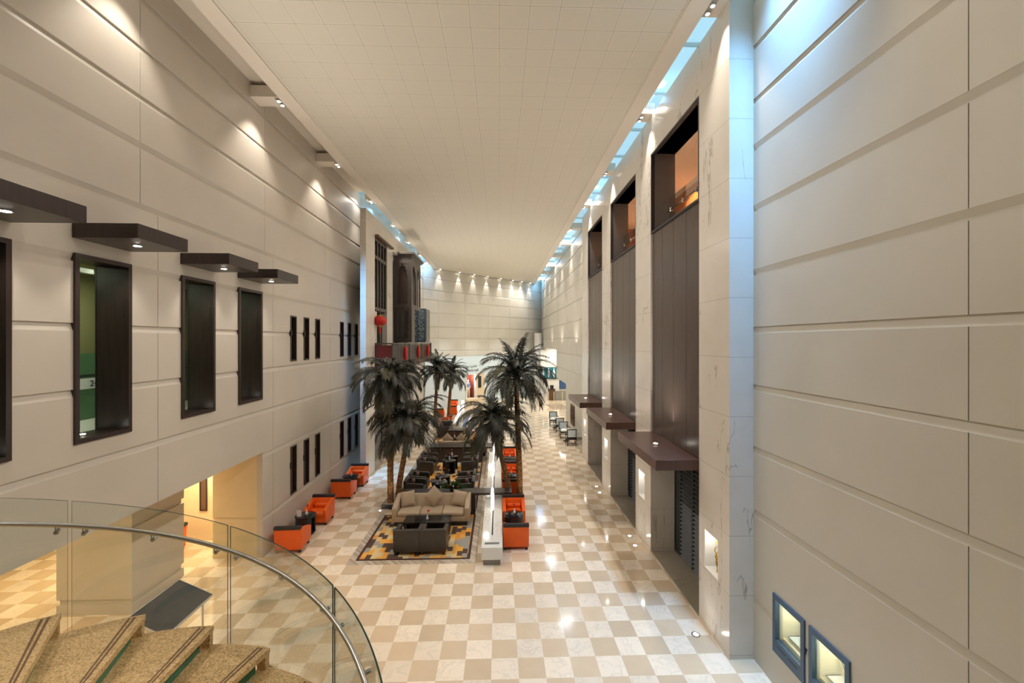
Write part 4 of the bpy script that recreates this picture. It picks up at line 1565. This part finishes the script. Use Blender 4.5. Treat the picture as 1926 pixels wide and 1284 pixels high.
arrangement((-1.62, 15.0, 0.76), 'green and red flower arrangement on the nearest dark console', 1.25)
arrangement((-1.35, 21.5, 0.76), 'green flower arrangement on the second dark console', 1.5)

# white marble water troughs with water jets that glow in place of underwater lamps
def trough(label, x0, x1, y0, y1, blue=False):
    t = thing('water_trough', label, 'water trough', (x0, y0, 0), 0, 'white marble troughs')
    W = x1 - x0; L = y1 - y0
    one('plinth', 'grey_stone', t, (0.05, W - 0.06, 0.08, L - 0.05, 0, 0.17))
    one('body', 'marble_white', t, (0, W, 0, L, 0.17, 0.40), bev=0.006, seg=1)
    c = W / 2 if not blue else W * 0.78
    bm = NB()
    for (a, b, cc, d) in rects_minus([(0, W, 0, L)], [(c - 0.022, c + 0.022, 0.75, L - 0.4), (c - 0.20, c + 0.20, 0.20, 0.32)]):
        box(bm, a, b, cc, d, 0.40, 0.50)
    finish('top_slab', bm, 'marble_white', t, False)
    bm = NB()
    box(bm, c - 0.05, c + 0.05, 0.55, L - 0.4, 0.41, 0.44)
    box(bm, c - 0.20, c + 0.20, 0.20, 0.32, 0.41, 0.45)
    finish('channel_water', bm, 'dark', t, False)
    return t


trough('long white marble water trough beside the right row of orange armchairs', -0.48, 0.10, 11.32, 26.2)
trough('far white marble trough block beyond the palms', -3.22, -2.62, 28.4, 33.8)
t = thing('water_trough', 'far trough with a blue water channel beside the far white block', 'water trough', (-2.6, 28.4, 0), 0, 'white marble troughs')
one('body', 'marble_white', t, (0, 0.5, 0, 5.4, 0, 0.28), bev=0.005, seg=1)
one('water', 'blue_poster', t, (0.08, 0.36, 0.1, 5.3, 0.28, 0.30))


def water_jet(loc, h, r, label):  # bubbling water jet, its lit look made by emission
    t = thing('water_jet', label, 'lamp', loc, 0, 'glowing water jets')  # not a lamp: a water jet made to glow by emission
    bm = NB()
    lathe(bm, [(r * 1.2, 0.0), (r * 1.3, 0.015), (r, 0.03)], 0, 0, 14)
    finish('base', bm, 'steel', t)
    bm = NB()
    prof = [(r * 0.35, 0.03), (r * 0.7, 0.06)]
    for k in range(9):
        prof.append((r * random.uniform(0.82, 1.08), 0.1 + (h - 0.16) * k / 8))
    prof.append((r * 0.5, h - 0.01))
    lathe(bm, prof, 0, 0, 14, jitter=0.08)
    finish('glowing_water', bm, 'jet_glow', t)
    lamp('jet_fill_light', 'POINT', (loc[0] - 0.2, loc[1] - 0.1, loc[2] + h + 0.12), 3, (1, 0.95, 0.86), shadow_soft_size=0.1)  # added point light spreading the jet's glow


water_jet((-0.215, 13.95, 0.44), 0.78, 0.055, 'nearest glowing white water jet standing in the long trough')
water_jet((-0.235, 17.5, 0.44), 0.66, 0.058, 'second glowing white water jet in the long trough before the second console')
water_jet((-0.245, 20.95, 0.44), 0.60, 0.058, 'third glowing white water jet in the long trough at the second console')
water_jet((-3.18, 33.3, 0.5), 0.5, 0.12, 'lower egg-shaped glowing water jet at the end of the far white trough')
water_jet((-3.15, 36.6, 0.0), 0.95, 0.13, 'upper egg-shaped glowing water jet beyond the far white trough')

# ------------------------------------------------------------------ palms
def frond_mesh(idx, L, e0, bend, n=36):
    bm = NB()
    P, T = [], []
    p = Vector((0, 0, 0))
    N = 16
    for k in range(N + 1):
        t = k / N
        e = e0 - bend * t ** 1.25
        d = Vector((math.cos(e), 0, math.sin(e)))
        P.append(p.copy()); T.append(d)
        p = p + d * (L / N)
    tube(bm, P, [0.016 * (1 - 0.8 * k / N) + 0.002 for k in range(N + 1)], 5)

    def at(t):
        f = t * N
        i = min(int(f), N - 1)
        u = f - i
        return P[i].lerp(P[i + 1], u), T[i].lerp(T[min(i + 1, N)], u).normalized()
    for k in range(n):
        t = 0.10 + 0.90 * k / (n - 1)
        q, d = at(t)
        up = Vector((-d.z, 0, d.x))
        ln = 0.44 * (0.35 + 0.65 * math.sin(PI * min(1, 0.12 + t * 0.86))) * random.uniform(0.85, 1.12)
        for s in (-1, 1):
            side = Vector((0, s, 0))
            sw = 0.55 + 0.7 * t
            dirv = (side * 0.8 + d * sw + up * random.uniform(0.05, 0.35)).normalized()
            mid = q + dirv * ln * 0.5 + Vector((0, 0, -0.02 * ln))
            tip = q + dirv * ln + Vector((0, 0, -0.28 * ln - random.uniform(0, 0.06)))
            wv = dirv.cross(up).normalized() * random.uniform(0.012, 0.016) + up * 0.004
            v0 = bm.verts.new(q - wv * 0.5); v1 = bm.verts.new(q + wv * 0.5)
            m0 = bm.verts.new(mid - wv); m1 = bm.verts.new(mid + wv)
            tp = bm.verts.new(tip)
            bm.faces.new((v0, v1, m1, m0))
            bm.faces.new((m0, m1, tp))
    me = D.meshes.new('frond')
    bm.to_mesh(me)
    bm.free()
    me.materials.append(M['leaf2'] if idx % 7 == 6 else M['leaf'])
    return me


FM = []
for e0, bend in ((1.35, 0.8), (1.2, 1.4), (1.02, 1.75), (0.82, 1.8), (0.6, 1.75), (0.3, 1.7), (-0.15, 1.3)):
    for j in range(2):
        FM.append((e0, frond_mesh(len(FM), random.uniform(1.42, 1.6), e0 + random.uniform(-0.08, 0.08), bend * random.uniform(0.9, 1.1))))


def palm(base, crown, r0, label, scale=1.0, nf=46, lo=0):
    t = thing('palm_tree', label, 'palm tree', base, 0, 'palm trees')
    c = Vector(crown) - Vector(base)
    h = c.z
    bm = NB()
    N = 44
    n = 12
    rings = []
    for k in range(N + 1):
        u = k / N
        w = u * u * (3 - 2 * u)
        ctr = Vector((c.x * w, c.y * w, h * u))
        rr = r0 * (1.08 - 0.28 * u) * (1 + 0.09 * (k % 2)) * (1.25 if u > 0.93 else 1.0)
        rings.append([bm.verts.new(ctr + Vector((math.cos(2 * PI * (i + 0.5 * (k % 2)) / n), math.sin(2 * PI * (i + 0.5 * (k % 2)) / n), 0)) * rr * random.uniform(0.95, 1.06)) for i in range(n)])
    for a, b in zip(rings, rings[1:]):
        for i in range(n):
            bm.faces.new((a[i], a[(i + 1) % n], b[(i + 1) % n], b[i]))
    bm.faces.new(rings[0][::-1]); bm.faces.new(rings[-1])
    finish('trunk', bm, 'bark', t)
    for k in range(nf):
        u = (k + 0.5) / nf
        fi = lo + min(int(u ** 0.85 * (14 - lo)), 13 - lo)
        o = D.objects.new('frond', FM[fi][1])
        link(o, t)
        o.location = c + Vector((0, 0, 0.12 - 0.25 * u))
        o.rotation_euler = (random.uniform(-0.12, 0.12), random.uniform(-0.1, 0.1), k * 2.39996 + random.uniform(-0.25, 0.25))
        s = scale * random.uniform(0.88, 1.08)
        o.scale = (s, s, s)
    return t


palm((-3.99, 15.55, 0.16), (-4.05, 15.6, 4.72), 0.105, 'tall palm at left of the nearest lounge, trunk beside the sofa', 1.0, 50, 4)
palm((-3.76, 15.8, 0.16), (-3.38, 15.75, 3.12), 0.10, 'shorter leaning palm at left, behind the nearest sofa', 1.06, 50, 3)
palm((0.78, 15.55, 0.16), (0.66, 15.6, 4.78), 0.105, 'tall palm at right of the trough, above the orange armchairs', 1.05, 52)
palm((0.40, 15.62, 0.16), (-0.14, 15.6, 3.14), 0.10, 'shorter palm leaning left over the trough', 1.0, 48, 3)
palm((-4.56, 30.0, 0.0), (-4.42, 30.0, 4.0), 0.115, 'distant left palm in front of the balcony end', 1.0, 46)
palm((-3.95, 33.0, 0.0), (-3.75, 33.0, 3.55), 0.12, 'distant right palm in front of the blue-white shopfront', 1.05, 44)
for k, (x, y, lb) in enumerate(((-3.95, 15.62, 'left'), (0.6, 15.58, 'right'))):
    t = thing('planter', 'low black planter holding the two %s palms' % lb, 'planter', (x, y, 0), 0, 'palm planters')
    w = 0.31
    one('box', 'dark', t, (-w, w, -0.31, 0.31, 0.0, 0.14), bev=0.01, seg=1)
    one('soil', 'marble_dark', t, (-w + 0.04, w - 0.04, -0.27, 0.27, 0.14, 0.16))
    if k == 0:
        for j, (dx, dy) in enumerate(((-0.3, -0.52), (-0.28, 0.72))):
            f = thing('floor_uplight', ['small floor spot before the left palm planter', 'small floor spot behind the left palm planter'][j], 'floor light', (x + dx, y + dy, 0), 0, 'floor uplights')
            bm = NB(); lathe(bm, [(0.05, 0.0), (0.05, 0.03)], 0, 0, 14); finish('ring', bm, 'chrome', f)
            bm = NB(); lathe(bm, [(0.035, 0.03), (0.03, 0.036)], 0, 0, 14); finish('lens', bm, 'lamp', f)
    lamp('palm_uplight', 'SPOT', (x + (0.05 if k == 0 else 0.4), y - 0.5, 0.1), 26, WARMER, (x, y, 3.2), spot_size=math.radians(60), spot_blend=0.8, shadow_soft_size=0.05)

# ------------------------------------------------------------------ wooden chairs along the right wall
def wood_chair():
    t = D.objects.new('wood_chair', None)
    t.empty_display_size = 0.2
    COL.objects.link(t)
    t['category'] = 'chair'
    for sx in (-1, 1):
        bm = NB(); tube(bm, [(sx * 0.27, -0.26, 0), (sx * 0.27, -0.26, 0.42)], 0.024, 8); finish('leg', bm, 'chair_wood', t)
        bm = NB(); tube(bm, [(sx * 0.25, 0.30, 0), (sx * 0.25, 0.26, 0.42)], 0.024, 8); finish('leg', bm, 'chair_wood', t)
        bm = NB(); tube(bm, [(sx * 0.27, -0.26, 0.42), (sx * 0.30, -0.27, 0.58), (sx * 0.31, -0.18, 0.66), (sx * 0.31, 0.05, 0.68), (sx * 0.28, 0.30, 0.70)], 0.024, 8); finish('arm', bm, 'chair_wood', t)
    one('seat_frame', 'chair_wood', t, (-0.29, 0.29, -0.29, 0.28, 0.34, 0.42), bev=0.01, seg=1)
    one('seat', 'cool_white', t, (-0.265, 0.265, -0.28, 0.24, 0.42, 0.49), bev=0.025, seg=3)
    bm = NB()
    for x0, x1, z0, z1 in ((-0.29, -0.24, 0.42, 0.96), (0.24, 0.29, 0.42, 0.96), (-0.24, 0.24, 0.91, 0.96), (-0.24, 0.24, 0.45, 0.50)):
        box(bm, x0, x1, 0.27, 0.31, z0, z1)
    finish('back_frame', bm, 'chair_wood', t)
    one('back_pad', 'cool_white', t, (-0.24, 0.24, 0.255, 0.325, 0.50, 0.91), bev=0.02, seg=2)
    one('stretcher', 'chair_wood', t, (-0.25, 0.25, 0.27, 0.30, 0.14, 0.17), (-0.27, -0.25, -0.25, 0.28, 0.14, 0.17), (0.25, 0.27, -0.25, 0.28, 0.14, 0.17))
    return t


wc = wood_chair()
for x, y, rz, lb in ((4.25, 24.55, B_, 'nearest dark-framed pale chair by the right wall, back to the camera'),
                     (4.12, 26.35, F + 0.05, 'dark-framed chair facing the camera across the nearer right-wall table'),
                     (4.05, 28.2, B_ + 0.1, 'third dark-framed chair by the right wall, back to the camera'),
                     (3.95, 30.2, F - 0.05, 'farthest dark-framed chair by the right wall')):
    put(wc, USED, (x, y, 0), rz, lb, 'dark framed chairs')
for x, y, lb in ((4.12, 25.45, 'nearer pale round table between the right-wall chairs'), (3.95, 29.3, 'farther pale round table between the right-wall chairs')):
    t = thing('pedestal_table', lb, 'table', (x, y, 0), 0, 'pale pedestal tables')
    bm = NB(); lathe(bm, [(0.34, 0.66), (0.35, 0.67), (0.35, 0.69), (0.34, 0.70)], 0, 0, 28); finish('tabletop', bm, 'white', t)
    bm = NB(); lathe(bm, [(0.2, 0), (0.2, 0.02), (0.035, 0.05), (0.03, 0.66)], 0, 0, 16); finish('pedestal', bm, 'chair_wood', t)
    put(bv, USED, (x, y, 0.70), 0, 'red-flowered white bud vase on the ' + lb.split(' between')[0] + ' by right-wall chairs', 'bud vases')
# triple lattice window on the far right wall
o = struct(D.objects.new('window_%d' % wn, None)); COL.objects.link(o); o.location = (RX, 26.75, 0.62); wn += 1
bm = NB()
for y in (0, 0.38, 0.77, 1.12):
    box(bm, -0.08, 0.06, y, y + 0.08, 0, 1.28)
box(bm, -0.08, 0.06, 0.08, 1.12, 0, 0.3); box(bm, -0.08, 0.06, 0.08, 1.12, 1.2, 1.28); box(bm, -0.06, 0.06, 0.08, 1.12, 0.7, 0.75)
finish('frame', bm, 'brown_wood', o, False)
one('pane', 'jet_glow' if False else 'white', o, (0.02, 0.05, 0.08, 1.12, 0.3, 1.2))
# glass panel and planter beside the farthest pier
t = thing('glass_screen', 'low clear glass screen with steel post beside farthest right pier', 'glass screen', (4.46, 22.1, 0))
one('panel', 'glass', t, (-0.006, 0.006, 0.05, 1.9, 0.05, 0.95))
bm = NB(); tube(bm, [(0, 0.0, 0), (0, 0.0, 1.0)], 0.02, 8); finish('post', bm, 'dark', t)
bm = NB(); tube(bm, [(0, 2.0, 0), (0, 2.0, 1.0)], 0.02, 8); finish('post', bm, 'dark', t)
t = thing('potted_plant', 'small yellow-green potted plant behind the low glass screen', 'plant', (4.68, 23.0, 0))
bm = NB(); lathe(bm, [(0.10, 0), (0.13, 0.4), (0.12, 0.42)], 0, 0, 16); finish('pot', bm, 'grey_stone', t)
bm = NB()
for k in range(60):
    a = random.uniform(0, 2 * PI); e = random.uniform(0.3, 1.3); L = random.uniform(0.08, 0.16)
    d = Vector((math.cos(a) * math.cos(e), math.sin(a) * math.cos(e), math.sin(e)))
    w = Vector((-math.sin(a), math.cos(a), 0)) * 0.03
    p = Vector((0, 0, 0.40)); q = p + d * L * 0.6; r = p + d * L
    bm.faces.new([bm.verts.new(x) for x in (p, q + w, r, q - w)])
finish('foliage', bm, 'green', t, False)

# ------------------------------------------------------------------ shops at the far end
def fpt(s, n=0.0):
    return (FO[0] + FD[0] * s + FN[0] * n, FO[1] + FD[1] * s + FN[1] * n)


FROT = math.atan2(FD[1], FD[0])
t = thing('shopfront', 'blue-white shopfront with mall lettering under the slanted far wall', 'shopfront', (FO[0], FO[1], 0), FROT)
# local x along the wall, local -y towards the camera
one('fascia', 'cool_white', t, (-1.4, 15.0, 0.05, 0.25, 2.95, 4.72))
one('left_wall', 'cool_white', t, (-1.4, 3.25, 0.05, 0.25, 0, 2.95))
one('window_frame', 'white', t, (3.25, 3.37, -0.02, 0.25, 0.55, 2.95), (4.48, 4.58, -0.02, 0.25, 0.55, 2.95), (3.37, 4.48, -0.02, 0.25, 2.85, 2.95))
one('window_back', 'brown_panel', t, (3.37, 4.48, 0.9, 0.95, 0.55, 2.85))
one('window_side', 'brown_panel', t, (3.3, 3.37, 0.25, 0.95, 0.55, 2.85), (4.48, 4.55, 0.25, 0.95, 0.55, 2.85))
one('window_plinth', 'khaki', t, (3.2, 4.65, -0.35, 1.0, 0.30, 0.55), (3.3, 4.55, -0.25, 1.0, 0, 0.30))
one('right_wall', 'khaki', t, (4.58, 5.7, 0.05, 0.25, 0, 2.95))
one('dark_screen', 'black', t, (4.85, 5.25, 0.02, 0.05, 1.5, 2.65))
one('far_wall', 'cool_white', t, (5.7, 15.0, 0.05, 0.25, 0, 2.95))
text_obj('lettering', 'the galleria mall', 0.36, 'text', (3.75, 0.04, 3.16), (PI / 2, 0, 0), t)
text_obj('arabic_lettering', '\uFEDD\uFEEE\uFEE3 \uFE8E\uFBFE\uFEAE\uFEF4\uFEDF\uFE8E\uFED0\uFEDF\uFE8D'.replace('\uFBFE', '\uFEF3'), 0.30, 'text', (3.95, 0.04, 3.58), (PI / 2, 0, 0), t)
lamp('shop_window_light', 'POINT', (*fpt(3.92, -0.35), 2.6), 40, WARM, shadow_soft_size=0.1)
for s in (0.5, 4.0, 7.5, 11.0):
    x, y = fpt(s, 2.2)
    lamp('shopfront_light', 'SPOT', (x, y, 7.0), 130, (0.86, 0.95, 1.0), (*fpt(s, 0), 3.0), spot_size=math.radians(95), spot_blend=1.0, shadow_soft_size=0.15)

# clothed mannequin in the shop window
mx, my = fpt(3.9, -0.45)
t = thing('mannequin', 'standing mannequin in pale blue top and khaki trousers in the shop window', 'mannequin', (mx, my, 0.55), FROT)


def skin_obj(name, verts, edges, radii, mat, parent):
    me = D.meshes.new(name)
    me.from_pydata(verts, edges, [])
    o = D.objects.new(name, me)
    link(o, parent)
    me.materials.append(M[mat])
    sk = o.modifiers.new('skin', 'SKIN')
    for v, r in zip(me.skin_vertices[0].data, radii):
        v.radius = (r, r * 0.85)
    me.skin_vertices[0].data[0].use_root = True
    s = o.modifiers.new('sub', 'SUBSURF')
    s.levels = 2; s.render_levels = 2
    return o


V = [(0, 0, 0.95), (0, 0, 1.15), (0, 0, 1.40), (0, 0, 1.52), (0, -0.01, 1.62), (0, -0.01, 1.76),
     (0.17, 0, 1.42), (0.24, 0.02, 1.18), (0.22, -0.08, 0.95), (-0.17, 0, 1.42), (-0.25, 0.02, 1.18), (-0.24, -0.06, 0.95),
     (0.10, 0, 0.88), (0.11, -0.02, 0.48), (0.12, 0.02, 0.06), (-0.10, 0, 0.88), (-0.12, 0.0, 0.48), (-0.13, 0.03, 0.06), (0.13, -0.12, 0.03), (-0.14, -0.1, 0.03)]
Eg = [(0, 1), (1, 2), (2, 3), (3, 4), (4, 5), (2, 6), (6, 7), (7, 8), (2, 9), (9, 10), (10, 11), (0, 12), (12, 13), (13, 14), (0, 15), (15, 16), (16, 17), (14, 18), (17, 19)]
R_ = [0.15, 0.14, 0.16, 0.055, 0.095, 0.085, 0.07, 0.05, 0.035, 0.07, 0.05, 0.035, 0.10, 0.07, 0.05, 0.10, 0.07, 0.05, 0.045, 0.045]
skin_obj('body', V, Eg, R_, 'white', t)
skin_obj('shirt', [(0, 0, 1.0), (0, 0, 1.15), (0, 0, 1.38), (0, 0, 1.46), (0.17, 0, 1.42), (0.235, 0.02, 1.2), (-0.17, 0, 1.42), (-0.245, 0.02, 1.2)],
         [(0, 1), (1, 2), (2, 3), (2, 4), (4, 5), (2, 6), (6, 7)], [0.175, 0.165, 0.18, 0.09, 0.09, 0.07, 0.09, 0.07], 'blue_cloth', t)
skin_obj('trousers', [(0, 0, 1.0), (0, 0, 0.9), (0.10, 0, 0.84), (0.11, -0.02, 0.48), (0.12, 0.02, 0.1), (-0.10, 0, 0.84), (-0.12, 0.0, 0.48), (-0.13, 0.03, 0.1)],
         [(0, 1), (1, 2), (2, 3), (3, 4), (1, 5), (5, 6), (6, 7)], [0.16, 0.165, 0.125, 0.09, 0.075, 0.125, 0.09, 0.075], 'khaki', t)

# white shop block, counter and signs through the far right opening
t = thing('shop_kiosk', 'white block shop with teal display strip at the far right end', 'kiosk', (4.5, 45.0, 0))
one('upper_block', 'white', t, (0, 1.72, 0, 0.8, 3.3, 5.35), bev=0.01, seg=1)
one('display_strip', 'teal', t, (0.0, 1.72, 0.05, 0.8, 2.1, 3.3))
for x in (0.15, 0.75, 1.32):
    bm = NB(); lathe(bm, [(0.02, 2.15), (0.12, 2.4), (0.13, 2.8), (0.05, 3.1), (0.07, 3.2)], x + 0.1, -0.05, 10); finish('display_figure', bm, 'cool_white', t)
one('ledge', 'dark', t, (-0.05, 1.95, -0.1, 0.8, 2.04, 2.1))
one('lower_block', 'white', t, (0, 2.0, 0, 0.8, 0.0, 2.04))
one('poster', 'blue_poster', t, (2.02, 3.2, 0.3, 0.34, 0.9, 2.0))
t = thing('round_duct', 'short white round column above the white kiosk block', 'column', (4.35, 46.35, 0))
bm = NB(); lathe(bm, [(0.42, 0.0), (0.42, 7.0)], 0, 0, 24); finish('shaft', bm, 'white', t)
t = thing('counter', 'brown timber counter before the white kiosk', 'counter', (5.1, 43.0, 0))
one('front', 'brown_wood', t, (0, 0.7, 0, 0.5, 0, 1.1))
one('top', 'dark', t, (-0.05, 0.75, -0.05, 0.55, 1.1, 1.15))
one('glass_case', 'grey_stone', t, (0.7, 1.9, 0.05, 0.5, 0, 0.95))
one('till', 'black', t, (0.2, 0.55, 0.1, 0.4, 1.15, 1.55))
for x, lb in ((5.0, 'left'), (5.55, 'middle'), (6.4, 'right')):
    t = thing('queue_post', '%s slim pale queue post before the brown counter' % lb, 'post', (x, 42.0, 0), 0, 'queue posts')
    bm = NB(); lathe(bm, [(0.14, 0), (0.14, 0.02), (0.03, 0.03), (0.03, 1.0)], 0, 0, 12); finish('post', bm, 'khaki', t)
bm = NB()
for k in range(6):
    prism(bm, [(4.95 + k * 0.28, 37.2), (5.07 + k * 0.28, 37.2), (4.6 + k * 0.28 + 0.0, 40.4), (4.48 + k * 0.28, 40.4)], 0.0, 0.004, 'z')
struct(finish('trim_90', bm, 'brown_wood', None, False))
bm = NB()
box(bm, 4.6, 9.5, 48.0, 48.2, 0, 6.0); box(bm, 9.4, 9.5, 30.0, 48.0, 0, 6.0); box(bm, 5.1, 9.5, 30.0, 30.1, 0, 6.0)
struct(finish('wall_mall', bm, 'cream', None, False))
bm = NB()
box(bm, 5.0, 9.5, 30.0, 48.2, 5.45, 5.6)
struct(finish('ceiling_mall', bm, 'plaster', None, False))
for y in (34.0, 39.0, 43.5):
    lamp('mall_light', 'AREA', (6.6, y, 5.4), 110, (1, 0.96, 0.86), (6.4, y, 0), shape='DISK', size=1.0)
